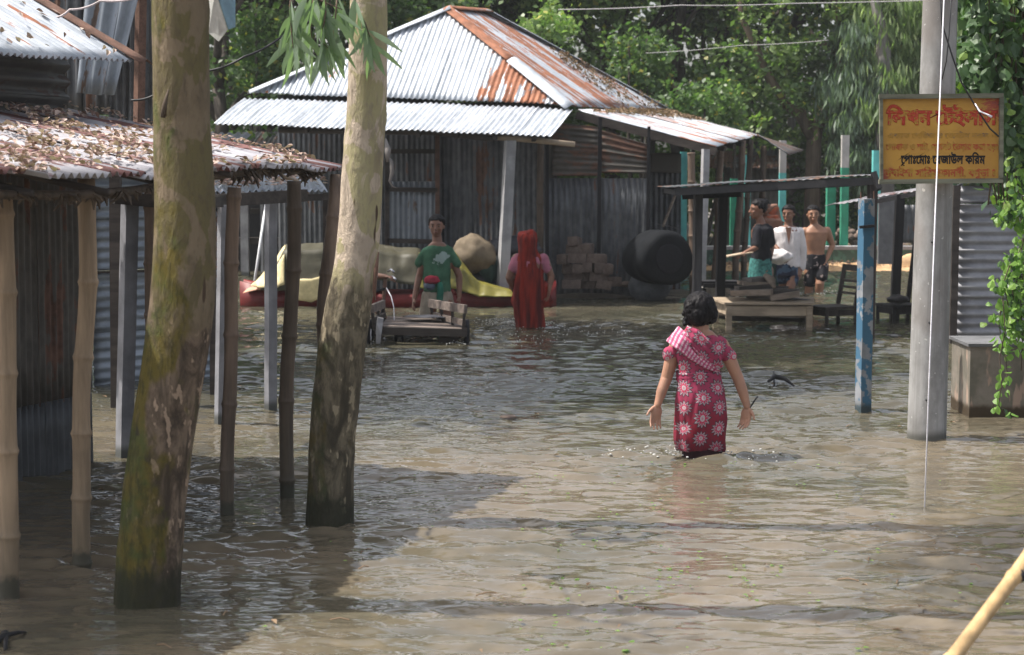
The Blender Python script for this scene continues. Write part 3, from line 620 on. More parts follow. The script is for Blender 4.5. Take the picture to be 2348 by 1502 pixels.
# ------------------------------------------------------------------ the two eucalyptus trunks
def big_trunk(name, rows, Y, mat, label, seed, extra_top, base_y):
    """rows: (py, x_left, x_right) read along the trunk"""
    gb = G((rows[-1][1] + rows[-1][2]) / 2, base_y); root = empty(name, (gb.x, gb.y, -.5), label, 'tree', None)
    rows = sorted(rows, key=lambda r: -r[0]); pts = []; rs = []
    for (py, xl, xr) in rows:
        p = P((xl + xr) / 2, py, Y); pts.append(p); rs.append((xr - xl) / 2 * Y / F)
    b = pts[0]; pts = [Vector((b.x - .01, Y, -.6)), Vector((b.x - .005, Y, -.15))] + pts; rs = [rs[0] * 1.08, rs[0] * 1.03] + rs
    t_ = (pts[-1] - pts[-2]).normalized(); 
    for k in range(1, 5): pts.append(pts[-1] + Vector((t_.x * .6 + nz(k, seed) * .1, nz(seed, k) * .12, extra_top / 4))); rs.append(rs[-1] * .9)
    P2 = []; R2_ = []
    for i in range(len(pts) - 1):
        n = max(2, int((pts[i + 1] - pts[i]).length / .03))
        for k in range(n): P2.append(pts[i].lerp(pts[i + 1], k / n)); R2_.append(rs[i] * (1 - k / n) + rs[i + 1] * k / n)
    # smooth
    for _ in range(6):
        P2 = [P2[0]] + [(P2[i - 1] + P2[i] * 2 + P2[i + 1]) / 4 for i in range(1, len(P2) - 1)] + [P2[-1]]; R2_ = [R2_[0]] + [(R2_[i - 1] + R2_[i] * 2 + R2_[i + 1]) / 4 for i in range(1, len(R2_) - 1)] + [R2_[-1]]
    def fn(i, a, r, p):
        x, y = math.cos(a), math.sin(a); low = max(0, 1 - p.z / 1.5)
        return r * (1 + .045 * nz(x * 1.3 + seed, y * 1.3, p.z * 1.6) + (.02 + .025 * low) * nz(x * 4, y * 4 + seed, p.z * 6) + .028 * low * nz(x * 11, y * 11, p.z * 3 + seed))
    m = MB(); rk = random.Random(seed); kn_ = [(rk.uniform(3.4, 6.0), rk.uniform(.3, 3.2), rk.uniform(.02, .045)) for _ in range(16)]
    def fn2(i, a, r, p):
        r = fn(i, a, r, p)
        for (ka, kz, ks) in kn_:
            da = (a - ka) * r; dz = p.z - kz; q2 = (da * da + dz * dz * .6) / ks ** 2
            if q2 < 6: r += .012 * math.exp(-q2) - .016 * math.exp(-q2 * 5)
        return r
    m.tube(P2, R2_, 64, True, fn2); m.obj('trunk', mat, root, True)
    return root, P2, R2_
T1, t1p, t1r = big_trunk('eucalyptus_tree', [(0, 350, 476), (60, 350, 477), (250, 352, 480), (400, 353, 490), (500, 355, 494), (620, 350, 495), (700, 344, 492), (800, 332, 480), (900, 318, 462), (1000, 300, 446), (1100, 286, 432), (1200, 274, 424), (1300, 264, 418), (1395, 257, 415)], 8.24, EUC1, 'thick leaning trunk with green and ochre moss, nearest on the left', 3, 6.0, 1395)
T2, t2p, t2r = big_trunk('eucalyptus_tree', [(0, 803, 886), (120, 801, 887), (230, 797, 886), (330, 790, 880), (400, 783, 877), (500, 778, 875), (600, 768, 868), (650, 758, 862), (700, 744, 850), (800, 728, 838), (900, 716, 826), (1000, 709, 816), (1100, 705, 812), (1203, 700, 813)], 10.1, EUC2, 'smooth pale-skinned trunk with hanging leaf sprays, left of centre', 8, 5.0, 1203)
# knots and loose bark
def knot(par, px, py, Y, r, mat):
    p = P(px, py, Y); MB().ball(p, (r * .8, r * .2, r * .55), 10, 6).obj('knot', mat, par, True)
MB().tube([P(386, 205, 8.12), P(378, 240, 8.10), P(374, 268, 8.12)], [.003, .010, .012], 6).obj('branch_stub', BARKM, T1, True)
MB().tube([P(884, 318, 10.05), P(889, 345, 10.0), P(888, 372, 10.0)], [.004, .018, .006], 6).obj('bark_strip', BARKG, T2, True)
MB().tube([P(884, 350, 10.05), P(897, 372, 10.0), P(899, 395, 10.0), P(893, 415, 10.), P(900, 428, 10.), P(911, 431, 10.)], [.003, .010, .012, .006, .006, .002], 6).obj('bark_strip', BARKG, T2, True)
MB().tube([P(868, 578, 10.0), P(862, 620, 9.99), P(858, 665, 10.0), P(860, 690, 10.)], [.003, .012, .010, .003], 6).obj('bark_strip', RUSTB, T2, True)
# crowns above the frame (they throw the dappled shade)
def crown_at(par, c, rx, rz, n, per, leaf, mat, seed, hang=False, rad0=.5):
    rng = np.random.default_rng(seed); d = rng.normal(size=(n, 3)); d /= np.linalg.norm(d, axis=1, keepdims=True); ce = np.array(c) + d * rng.uniform(.3, 1, (n, 1)) * np.array([rx, rx, rz])
    leaf_cloud('crown', ce, rad0, per, leaf, mat, par, .5, rng, .3, hang)
tp1, tp2 = t1p[-1], t2p[-1]
for par, tp, sd_ in ((T1, tp1, 5), (T2, tp2, 6)):
    m = MB(); rn = random.Random(sd_); ends = []
    for k in range(5): limbs(m, tp - Vector((0, 0, .3 * k)), Vector((math.cos(k * 1.3), math.sin(k * 1.3), .9)), 1.5 if par is T1 else .9, .06, 2, rn, ends, .6, 2)
    m.obj('limb', BARKG, par, True)
    leaf_cloud('crown', np.array([tuple(e) for e in ends]), .42, 55, .16, LF[4], par, .38, np.random.default_rng(sd_), .2, True)
rng_ = np.random.default_rng(71); cs_ = np.stack([rng_.uniform(-2.4, .9, 52), rng_.uniform(4.6, 8.6, 52), rng_.uniform(3.6, 6.2, 52)], 1)
leaf_cloud('crown', cs_, .34, 34, .17, LF[4], T1, .36, rng_, .2, True)
m = MB(); 
for k in range(0, 52, 4): m.tube([t1p[-8], t1p[-8].lerp(Vector(tuple(cs_[k])), .5) + Vector((0, 0, .4)), Vector(tuple(cs_[k]))], [.04, .025, .01], 6)
m.obj('limb', BARKG, T1, True)
# hanging spray of long leaves beside trunk 2
def euc_leaf(bend, w):
    m = MB(); n = 9; vs = []
    for i in range(n + 1):
        f = i / n; ww = w * math.sin(math.pi * min(1, f * 1.02 + .0)) ** .8 * (1.15 - .5 * f) + .0008; y = bend * math.sin(f * 2.6) * .22
        for s_ in (-1, 0, 1): vs.append((s_ * ww + y, (0.0 if s_ else -.06 * w) , -f))
    return m.add(vs, [(i * 3 + j, i * 3 + j + 1, i * 3 + j + 4, i * 3 + j + 3) for i in range(n) for j in (0, 1)]).mesh('leaf', True)
EL = [euc_leaf(.5, .075), euc_leaf(-.6, .088), euc_leaf(.15, .065), euc_leaf(-.2, .095)]
for me in EL: me.materials.append(LF[4])
rn = random.Random(12)
stems = [[(668, -30), (665, 20), (668, 70), (672, 110)], [(690, -30), (686, 15), (676, 60), (668, 95)], [(722, -30), (716, 20), (712, 70), (716, 105)], [(742, -30), (748, 20), (742, 60), (736, 95), (752, 110)], [(775, -30), (770, 30), (764, 80), (772, 100)], [(812, -20), (815, 10), (838, 55), (848, 85), (853, 110)], [(700, -20), (720, -5), (750, 8), (785, 22)]]
st_o = None; lm = MB(); sites = []
for si, s_ in enumerate(stems):
    Y = 9.72 + .09 * (si % 3) - (.02 if si == 5 else 0); pts = [P(x, y, Y + rn.uniform(-.05, .05)) for x, y in s_]; lm.tube(pts, [.005, .0045, .0035, .0025, .002][:len(pts)], 5)
    cnt = (15, 15, 16, 17, 14, 17, 9)[si]
    for k in range(cnt):
        f = .12 + .88 * k / (cnt - 1); e = f * (len(pts) - 1); i = min(int(e), len(pts) - 2); sites.append((pts[i].lerp(pts[i + 1], e - i), k, si))
lm.obj('branch', BARKM, T2, True)
for (p, k, si) in sites:
    o = bpy.data.objects.new('leaf', rn.choice(EL)); C.objects.link(o); o.parent = T2; o.location = p - Vector(T2.location)
    L = rn.uniform(.15, .245); o.scale = (L, L, L); o.rotation_euler = (rn.uniform(-.25, .25), rn.gauss(0, .42) + (.12 if si < 3 else (-.12)), rn.uniform(-1.3, 1.3))
# bent tin plate hanging behind trunk 1
LT = empty('tin_sheet', P(505, 45, 8.9), 'bent pale blue-white tin plate hanging high behind the mossy trunk', 'tin plate')
v = [P(472, -20, 8.9), P(538, -20, 8.9), P(538, 62, 8.88), P(503, 95, 8.9), P(480, 75, 8.95), P(495, -20, 8.75), P(523, 68, 8.82)]
m = MB(); m.add([v[0], v[5], v[6], v[3], v[4]], [(0, 1, 2, 3, 4)]); o = m.obj('pale_face', m_plain('dull_white_tin', (.42, .42, .38), .6), LT); o.modifiers.new('t', 'SOLIDIFY').thickness = .004
m = MB(); m.add([v[5], v[1], v[2], v[6]], [(0, 1, 2, 3)]); o = m.obj('blue_face', m_plain('blue_tin', (.16, .27, .34), .5), LT); o.modifiers.new('t', 'SOLIDIFY').thickness = .004
MB().tube([P(505, -10, 8.85), P(478, -60, 8.4)], .004, 5).obj('hanger', BLACKC, LT)
# ------------------------------------------------------------------ right side: pole, sign, stay wire, tin wall, box
UP = empty('utility_pole', G(2122, 1010), 'round grey concrete utility pole carrying the yellow signboard', 'pole')
pa, pb = down(2122, 1010, 13.1, -.6), P(2156, 0, 13.1); pc = pb + (pb - pa) * .9
pts = [pa.lerp(pc, i / 30) for i in range(31)]; Lp = (pc - pa).length
MB().tube(pts, [.133 - .028 * (i / 30) * 1.9 * .7 for i in range(31)], 36).obj('shaft', CONCP, UP, True)
for (y0, y1, dx) in ((0, 1000, -.085),): MB().tube([pa.lerp(pc, k / 12) + Vector((dx * (1 - .4 * k / 12), -math.sqrt(max(.0, (.131 - .037 * k / 12) ** 2 - (dx * (1 - .4 * k / 12)) ** 2)) - .0, 0)) for k in range(13)], .0015, 4).obj('mould_seam', CONCD, UP)
for (px, py) in ((2137, 555), (2131, 740), (2124, 917)): MB().ball(P(px, py, 12.975), (.007, .01, .009), 8, 6).obj('bolt_hole', BLACKC, UP)
SG = empty('signboard', P(2158, 320, 12.9), 'weathered yellow shop sign with red and black Bengali lettering on the concrete pole', 'sign')
t = NT('sign_paint'); v = t.co(); a = t.noise(t.scale(v, (1, 1, 2.2)), 9., 6, .65, .4); b = t.noise(v, 3.2, 3); fi = t.noise(t.scale(v, (1, 1, 3.)), 30., 5, .7)
x_, y_, z_ = t.sep(v); _s0 = P(2158, 320, 12.9); x_ = t.m('SUBTRACT', x_, _s0.x); z_ = t.m('SUBTRACT', z_, _s0.z)
base = t.mix(t.ramp(b, .35, .65), (.40, .205, .035), (.50, .27, .045)); base = t.mix(t.m('MULTIPLY', t.ramp(a, .5, .62), .45), base, (.40, .20, .04))
edge = t.m('MAXIMUM', t.m('MULTIPLY', t.m('ABSOLUTE', x_), 2.45), t.m('MULTIPLY', t.m('ABSOLUTE', z_), 3.5))
corner = t.m('ADD', t.m('MULTIPLY', t.ramp(x_, .10, .36), t.ramp(z_, .02, .20)), t.m('MULTIPLY', t.ramp(x_, -.20, -.36), t.ramp(z_, -.15, -.24)))
wf = t.m('ADD', t.m('MULTIPLY', t.ramp(edge, .86, 1.04), .16), t.m('MULTIPLY', corner, .20)); wf = t.m('ADD', wf, t.m('ADD', t.m('MULTIPLY', a, .6), t.m('MULTIPLY', fi, .4)))
c = t.mix(t.ramp(wf, .63, .72), base, (.33, .065, .035)); c = t.mix(t.ramp(wf, .75, .83), c, (.10, .05, .06))
SIGNM = t.fin(c, .6, 0, .35)
sw, sh = (2293 - 2023) / F * 12.9, (415 - 228) / F * 12.9; sc_ = P(2158, 320, 12.9)
MB().box(sc_ + Vector((0, .012, 0)), (sw, .02, sh)).obj('panel', SIGNM, SG)
MOSSW = m_wood('mossy_frame_wood', (.15, .15, .11), .4, .85, 0, 1.)
for (x0, y0, x1, y1, w) in ((2015, 222, 2300, 219, .030), (2015, 417, 2299, 414, .030), (2020, 226, 2021, 413, .020), (2296, 223, 2295, 411, .024)):
    MB().beam(P(x0, y0, 12.885), P(x1, y1, 12.885), w, .035, (0, 1, 0)).obj('frame', MOSSW, SG)
def m_ink(name, col, fade=.5, xf=None):
    t = NT(name); v = t.co(); a = t.noise(t.scale(v, (1, 1, 1.6)), 26., 5, .7); f = t.ramp(a, fade - .03, fade + .05)
    return t.fin(t.mix(f, col, (.44, .25, .04)), .6, 0, .3)
INKR = m_ink('red_lettering', (.46, .05, .025), .56); INKR2 = m_ink('worn_red_lettering', (.45, .07, .03), .49); INKB = m_ink('black_lettering', (.012, .010, .010), .78); INKN = m_ink('faded_navy_lettering', (.09, .10, .13), .42)
def lettering(txt, x0, x1, ybase, hpx, mat, bold, name='lettering', strokes=(), sk=0., pw=None):
    cu = bpy.data.curves.new(name, 'FONT'); cu.body = txt; cu.size = 1; cu.fill_mode = 'NONE'; cu.bevel_depth = bold; cu.bevel_resolution = 0; cu.resolution_u = 3
    o = bpy.data.objects.new(name, cu); C.objects.link(o); bpy.context.view_layer.update(); me = bpy.data.meshes.new_from_object(o.evaluated_get(bpy.context.evaluated_depsgraph_get()))
    bpy.data.objects.remove(o); bpy.data.curves.remove(cu)
    co = np.empty(len(me.vertices) * 3, dtype=np.float32); me.vertices.foreach_get('co', co); co = co.reshape(-1, 3)
    xa, xb = co[:, 0].min(), co[:, 0].max(); A = P(x0, ybase, 12.9); B = P(x1, ybase, 12.9); sx = (B.x - A.x) / (xb - xa); sz = hpx / F * 12.9 / .62
    out = np.stack([A.x + (co[:, 0] - xa) * sx, np.full(len(co), 12.901) - .0008 - np.clip(co[:, 2], -.02, .02) * .02, A.z + co[:, 1] * sz], 1).astype(np.float32)
    me.vertices.foreach_set('co', out.ravel()); me.update(); me.materials.clear(); link(name, me, mat, SG)
lettering('িলখন েটইলাস', 2031, 2287, 285, 29, INKR, .048)
lettering('একঃক েলিডজ ও েজনটস সকল প', 2036, 2286, 317, 11, INKN, .02)
lettering('েপাষাক ও শাট, প্যানট ৈতয়ার করা হয়ঃ', 2028, 2288, 344, 13, INKR2, .026)
lettering('েপাঃেমাঃ েরজাউল কিরম', 2057, 2259, 375, 17, INKB, .038)
lettering('নবাইশা সািরয়াকানদী, বগুড়া ঃ', 2030, 2282, 404, 15, INKR2, .030)
for (x0, y0, x1, y1) in ((2068, 377, 2074, 380), (2066, 380, 2072, 374)): MB().beam(P(x0, y0, 12.899), P(x1, y1, 12.899), .006, .002, (0, 1, 0)).obj('lettering', INKB, SG)
SW = setp(MB().tube([G(2120, 1163, -.4) + Vector((0, .1, 0)), G(2120, 1163), P(2144, 500, 11.25), P(2167, -60, 12.1), P(2172, -500, 13.0)], .0042, 6).obj('stay_wire', ROPEW, None, True), 'taut white stay wire running down in front of the pole into the water', 'wire')
pts = [P(2154, -40, 12.6), P(2160, 55, 12.6), P(2184, 130, 12.6), P(2205, 190, 12.65), P(2230, 232, 12.7), P(2248, 262, 12.75), P(2270, 295, 12.8), P(2290, 313, 12.85)]
setp(MB().tube(pts, .0055, 6).obj('power_cable', BLACKC, None, True), 'black cable hanging off the pole and trailing across the yellow sign', 'cable')
setp(MB().tube([P(2184, -60, 12.7), P(2176, 80, 12.7), P(2170, 140, 12.7), P(2160, 182, 12.8)], .004, 5).obj('power_cable', BLACKC, None, True), 'thin black cable running straight down the pole above the sign', 'cable')
setp(MB().tube([P(2236, 238, 12.66), P(2246, 255, 12.6), P(2262, 262, 12.6), P(2274, 268, 12.58)], [.004, .006, .006, .009], 6).obj('cable_tail', ROPEW, None, True), 'white frayed cable end lying over the sign', 'cable end')
RW = empty('tin_hut', G(2270, 792), 'grey hut with a wall of horizontal ribbed tin behind the pole', 'hut')
wz = lambda a, b, z0, z1, n, seed, **k: wallxy(RW, a, b, z0, z1, n, [.0, .05, .1], seed, False, m_rw, pitch=.092, amp=.014, **k)
m_rw = m_tin('shutter_tin', (.30, .30, .32), (.19, .19, .21), (.16, .09, .07), .2, .55)
wz((4.46, 19.6), (6.2, 19.6), .02, 1.42, 3, 71); wz((4.46, 19.62), (6.2, 19.62), 1.43, 1.60, 1, 72)
sq_post(RW, 'post', down(2183, 795, 19.5), P(2193, 425, 19.5), .07, WOODD); sq_post(RW, 'post', (6.3, 19.5, -.5), (6.3, 19.5, 1.9), .09, WOODD)
wallxy(RW, (4.46, 19.7), (5.15, 22.5), -.3, 1.6, 3, [.1], 73, True, TINW); corr(RW, 'roof_sheet', (4.4, 19.45, 1.65), (6.6, 19.45, 1.65), (6.9, 23, 1.9), (5.2, 23, 1.9), 3, [.4], seed=74, mat=TINW)
MB().box((5.4, 19.66, -.22), (2.0, .1, .44)).obj('plinth', CONCD, RW)
BX = empty('concrete_trough', G(2300, 960), 'low stained concrete box with a pinkish plaster corner under the creeper', 'concrete box')
t = NT('stained_plaster'); v = t.co(); a = t.noise(v, 5., 5, .6); b = t.noise(t.scale(v, (3, 3, .8)), 3., 4); z = t.sep(t.pos())[2]
c = t.mix(t.ramp(a, .35, .65), (.13, .12, .095), (.22, .19, .16)); c = t.mix(t.ramp(b, .55, .62), c, (.33, .24, .19)); c = t.mix(t.ramp(t.m('ADD', z, t.m('MULTIPLY', a, -.12)), .05, 0.), c, (.05, .035, .02)); t.bump(a, .3, .01)
PLS = t.fin(c, .9, 0, .2)
p0 = G(2222, 958); zt = P(2222, 795, p0.y).z
MB().box((p0.x + .55, p0.y + .3, (zt - .5) / 2 - .0), (1.1, .6, zt + .5)).obj('body', PLS, BX)
MB().box((p0.x + .55, p0.y + .3, zt + .012), (1.14, .64, .022)).obj('rim', CONCD, BX)
# creeper mass
VN = empty('creeper', G(2310, 930), 'leafy green creeper cascading down the right edge of the view', 'creeper')
def vleaf(w, fold):
    vs = [(0, 0, 0), (w * .62, .18, fold), (w, .45, fold * 1.3), (w * .6, .8, fold), (0, 1.02, -.05), (-w * .6, .8, fold), (-w, .45, fold * 1.3), (-w * .62, .18, fold), (0, .3, 0), (0, .65, .0)]
    return MB().add(vs, [(0, 1, 8), (1, 2, 8), (2, 9, 8), (2, 3, 9), (3, 4, 9), (4, 5, 9), (5, 6, 9), (6, 8, 9), (6, 7, 8), (7, 0, 8)]).mesh('leaf', False)
VL = [vleaf(.40, .10), vleaf(.46, .16), vleaf(.34, .05)]; VLY = [m_.copy() for m_ in VL]
for me in VL: me.materials.append(LF[5])
for me in VLY: me.materials.append(LF[6])
rn = random.Random(77); prof = [(-60, 2190), (0, 2215), (60, 2225), (100, 2210), (150, 2200), (220, 2240), (270, 2290), (330, 2302), (400, 2305), (450, 2300), (490, 2315)]
def prx(y):
    for (a, xa), (b, xb) in zip(prof, prof[1:]):
        if a <= y <= b: return xa + (xb - xa) * (y - a) / (b - a)
    return 2330
pl = []
for k in range(900):
    y = rn.uniform(-60, 480) if k > 60 else rn.uniform(-60, 260); xm = prx(y); x = xm + abs(rn.gauss(0, 60)) if rn.random() < .55 else rn.uniform(xm, 2400); pl.append((x, y, rn.uniform(13.35, 14.0), rn.uniform(.075, .125) * (1 if y < 330 else .7), y > 380 and rn.random() < .6))
strands = [[(2340, 500), (2345, 560), (2315, 620), (2300, 680), (2290, 740), (2300, 800)], [(2350, 540), (2325, 590), (2335, 650), (2305, 700), (2330, 760)], [(2300, 690), (2305, 760), (2292, 820), (2298, 870), (2290, 930), (2306, 950)], [(2348, 600), (2340, 680), (2345, 760), (2342, 850)], [(2303, 790), (2310, 860), (2290, 905), (2275, 935)], [(2305, 455), (2300, 480), (2310, 500), (2330, 520)], [(2355, 520), (2340, 580), (2318, 600), (2300, 650), (2312, 700)], [(2360, 640), (2335, 690), (2322, 760), (2340, 800)], [(2360, 560), (2350, 620), (2320, 660), (2330, 720), (2345, 780)]]
sm = MB()
for s_ in strands:
    Y = rn.uniform(13.3, 13.7); pts = [P(x, y, Y) for x, y in s_]; sm.tube(pts, .004, 5)
    for (x0, y0), (x1, y1) in zip(s_, s_[1:]):
        for k in range(24 if y0 < 760 else 5): f = rn.random(); pl.append((x0 + (x1 - x0) * f + rn.gauss(6, 17 if y0 < 760 else 6), y0 + (y1 - y0) * f, Y + rn.uniform(-.06, .06), rn.uniform(.035, .072), rn.random() < .75))
for k in range(14):
    x = rn.uniform(2260, 2380); sm.tube([P(x, -200, 13.8), P(x + 10, 100, 13.75), P(x + rn.uniform(-20, 20), 300, 13.7), P(x + rn.uniform(-10, 30), 470, 13.6)], .006, 5)
sm.tube([down(2420, 950, 13.9), P(2400, 600, 13.9), P(2390, 200, 13.9), P(2380, -300, 13.9)], .05, 8)
sm.obj('stem', BARKM, VN, True)
bulk = {0: [], 1: []}; pl.sort(key=lambda q_: -q_[3])
for i, (x, y, Y, s_, yg) in enumerate(pl):
    me = rn.choice(VLY if yg else VL); p = P(x, y, Y)
    M_ = Matrix.Translation(p - Vector(VN.location)) @ Matrix.Rotation(rn.gauss(0, .7), 4, 'Z') @ Matrix.Rotation(rn.gauss(-2.2, .45), 4, 'X') @ Matrix.Rotation(rn.gauss(0, .5), 4, 'Y') @ Matrix.Diagonal((s_, s_, s_, 1))
    if i < 290: o = bpy.data.objects.new('leaf', me); C.objects.link(o); o.parent = VN; o.matrix_local = M_
    else: bulk[int(yg)].append((M_, me))
for g_ in (0, 1):
    m = MB()
    for M_, me in bulk[g_]: m.add([M_ @ v_.co + Vector(VN.location) for v_ in me.vertices], [tuple(f.vertices) for f in me.polygons])
    o = m.obj('foliage', LF[5 + g_], VN); o['kind'] = 'stuff'
leaf_cloud('foliage', np.array([tuple(P(rn.uniform(prx(y) + 25, 2420), y, 14.2)) for y in np.linspace(-80, 470, 150)]), .28, 26, .11, LF[5], VN, 1.3)['kind'] = 'stuff'
# blue post
BP = empty('blue_post', G(1980, 948), 'flaking blue square concrete post standing alone in the water', 'post')
sq_post(BP, 'shaft', down(1979, 948, 14.5), P(1987, 456, 14.5), .088, BLUEP, rot=.35)
for (px, py) in ((1974, 440), (2004, 438)): MB().tube([P(px, 470, 14.5), P(px, py, 14.5)], .004, 5).obj('rebar', RUSTB, BP)
MB().beam(P(1971, 521, 14.44), P(2004, 518, 14.44), .035, .02).obj('wire_band', CHAR, BP)
# foreground bamboo
solo_bamboo('bamboo_pole', [P(2395, 1215, 6.0), P(2348, 1296, 5.9), P(2270, 1400, 5.72), P(2190, 1505, 5.55), P(1900, 1880, 4.9)][::-1], .0225, BAMY, 'yellow bamboo pole slanting across the lower right corner', 'pole', step=.45, seed=19, n=16)
_bp = [o for o in C.objects if o.name.startswith('bamboo_pole')][0]
_k = P(2334, 1318, 5.87); _d = (P(2348, 1296, 5.9) - P(2270, 1400, 5.72)).normalized()
MB().tube([_k - _d * .008, _k, _k + _d * .008], [.023, .0265, .023], 16).obj('joint', WOODD, _bp, True)
MB().ball(_k + Vector((.0, -.024, .0)), (.014, .008, .012), 8, 6).obj('bud_scar', CHAR, _bp, True)
# driftwood
m = MB(); m.tube([G(1762, 888) + Vector((0, 0, .05)), G(1775, 882) + Vector((0, 0, .07)), G(1800, 882) + Vector((0, 0, .05)), G(1822, 886)], [.012, .022, .02, .006], 7); m.tube([G(1775, 886), G(1774, 868) + Vector((0, 0, .06))], .008, 5)
setp(m.obj('driftwood', CHAR, None, True), 'dark piece of driftwood floating right of the woman in pink', 'driftwood')
m = MB(); m.tube([G(-20, 1485), G(8, 1475) + Vector((0, 0, .03)), G(40, 1462) + Vector((0, 0, .02)), G(60, 1450)], [.012, .012, .010, .004], 6); m.tube([G(5, 1450), G(15, 1468) + Vector((0, 0, .03)), G(12, 1490)], [.006, .012, .008], 6)
setp(m.obj('twigs', CHAR, None, True), 'dark tangled twigs floating in the lower left corner', 'twigs')
rn = random.Random(55)
for (px, py, w, lab, mt) in ((1165, 962, 24, 'small pink scrap floating left of the woman in pink', BRICK), (862, 832, 14, 'orange dead leaf floating near the cart', CANVAS), (88, 1184, 8, '', None)):
    if mt: 
        p = G(px, py) + Vector((0, 0, .02)); s_ = w * p.y / F; setp(MB().ball(p, (s_ * .9, s_ * .8, .012), 9, 5).obj('floating_scrap', mt, None, True), lab, 'scrap')
# flotsam
m = MB(); rn = random.Random(91)
for k in range(64):
    px, py = rn.uniform(0, 2348), 760 + 740 * rn.random() ** .8; p = G(px, py, .012); s_ = rn.uniform(.012, .035); a = rn.uniform(0, 6.28); ax_ = Vector((math.cos(a), math.sin(a), 0)); sd_ = Vector((-ax_.y, ax_.x, 0))
    if rn.random() < .6: m.add([p - ax_ * s_, p + sd_ * s_ * .4 + Vector((0, 0, .01)), p + ax_ * s_ + Vector((0, 0, .006)), p - sd_ * s_ * .4 + Vector((0, 0, .012))], [(0, 1, 2, 3)])
    else: m.tube([p - ax_ * s_ * 1.6, p + Vector((0, 0, .008)), p + ax_ * s_ * 1.6], .003, 4)
setp(m.obj('flotsam', BLIT), 'scattered dead leaves and straws floating on the flood water', 'flotsam', None, 'stuff')
# duckweed scraps
m = MB()
for k in range(420):
    px, py = rn.gauss(1500, 380), rn.uniform(1060, 1500); p = G(px, py); s_ = rn.uniform(.006, .014)
    if nz(p.x * 1.6, p.y * 1.6) < .05: continue
    a = rn.uniform(0, 6); m.add([p + Vector((math.cos(a + k2 * 1.57) * s_, math.sin(a + k2 * 1.57) * s_, .010 + .003 * (k2 % 2))) for k2 in range(4)], [(0, 1, 2, 3)])
setp(m.obj('duckweed', LF[6]), 'scattered green duckweed flecks on the sunlit water', 'duckweed', None, 'stuff')
# ------------------------------------------------------------------ covered boat in front of the house
BT = empty('covered_boat', G(930, 702), 'red wooden boat with a yellow and olive tarpaulin cover, moored before the house', 'boat')
yb = 25.0
def bx(px): return (px - CX) / F * yb
x0, x1 = bx(553), bx(1275); m = MB(); n = 22; vs = []
for i in range(n + 1):
    f = i / n; x = x0 + (x1 - x0) * f; w = .46 * math.sin(math.pi * (.06 + .88 * f)) ** .55; sh_ = .20 + .12 * (2 * f - 1) ** 4 - .03 * math.sin(f * 3)
    for (o, z) in ((-1.0, sh_), (-.93, .04), (-.6, -.16), (.6, -.16), (.93, .04), (1.0, sh_), (.86, sh_ - .03), (.5, -.04), (-.5, -.04), (-.86, sh_ - .03)): vs.append((x, yb + o * w, z))
fs = [(i * 10 + k, (i + 1) * 10 + k, (i + 1) * 10 + (k + 1) % 10, i * 10 + (k + 1) % 10) for i in range(n) for k in range(10)] + [tuple(range(10)), tuple(n * 10 + k for k in range(10))[::-1]]
m.add(vs, fs); m.obj('hull', REDHULL, BT, True)
def sheet(parent, name, rows, mat, fold=.02, seed=0, nu=44, nvv=8):
    """rows: list of polylines of world points (same length); draped cloth through them"""
    K = len(rows[0]); vs = []
    def ev(row, f):
        e = f * (K - 1); i = min(int(e), K - 2); return Vector(row[i]).lerp(Vector(row[i + 1]), e - i)
    for j in range((len(rows) - 1) * nvv + 1):
        e = j / nvv; i = min(int(e), len(rows) - 2); g = e - i
        for k in range(nu + 1):
            p = ev(rows[i], k / nu).lerp(ev(rows[i + 1], k / nu), g)
            p = p + Vector((0, -1, .4)) * fold * (nz(p.x * 7 + seed, p.z * 2.2, seed) + .9 * abs(nz(p.x * 13 + p.z * 6, p.z * 5, seed))); vs.append(p)
    fs = [(j * (nu + 1) + k, j * (nu + 1) + k + 1, (j + 1) * (nu + 1) + k + 1, (j + 1) * (nu + 1) + k) for j in range((len(rows) - 1) * nvv) for k in range(nu)]
    o = MB().add(vs, fs).obj(name, mat, parent, True); o.modifiers.new('t', 'SOLIDIFY').thickness = .008; return o
Yf = yb - .46
sheet(BT, 'cover', [[P(596, 662, Yf), P(640, 668, Yf), P(760, 655, Yf), P(850, 640, Yf), P(960, 655, Yf)], [P(618, 630, yb - .3), P(650, 575, yb - .3), P(760, 575, yb - .3), P(860, 575, yb - .3), P(965, 590, yb - .3)], [P(640, 600, yb), P(655, 560, yb), P(760, 557, yb), P(860, 560, yb), P(965, 572, yb)], [P(640, 610, yb + .4), P(655, 600, yb + .5), P(760, 600, yb + .5), P(860, 600, yb + .5), P(965, 610, yb + .5)]], OLIVE, .055, 3)
sheet(BT, 'cover_end', [[P(575, 655, Yf + .05), P(600, 660, Yf - .02), P(628, 664, Yf - .03), P(652, 652, Yf - .03)], [P(590, 640, yb - .3), P(612, 620, yb - .34), P(634, 610, yb - .34), P(652, 590, yb - .34)], [P(612, 615, yb - .1), P(632, 592, yb - .1), P(642, 575, yb - .1), P(654, 562, yb - .1)]], YPALE, .045, 5, 24)['label'] = 'pale yellow sunlit end of the cover'
sheet(BT, 'skirt', [[P(680, 688, Yf - .01), P(715, 694, Yf - .03), P(745, 680, Yf - .02)], [P(676, 640, Yf - .02), P(715, 640, Yf - .04), P(748, 630, Yf - .02)]], YPALE, .02, 6, 10)
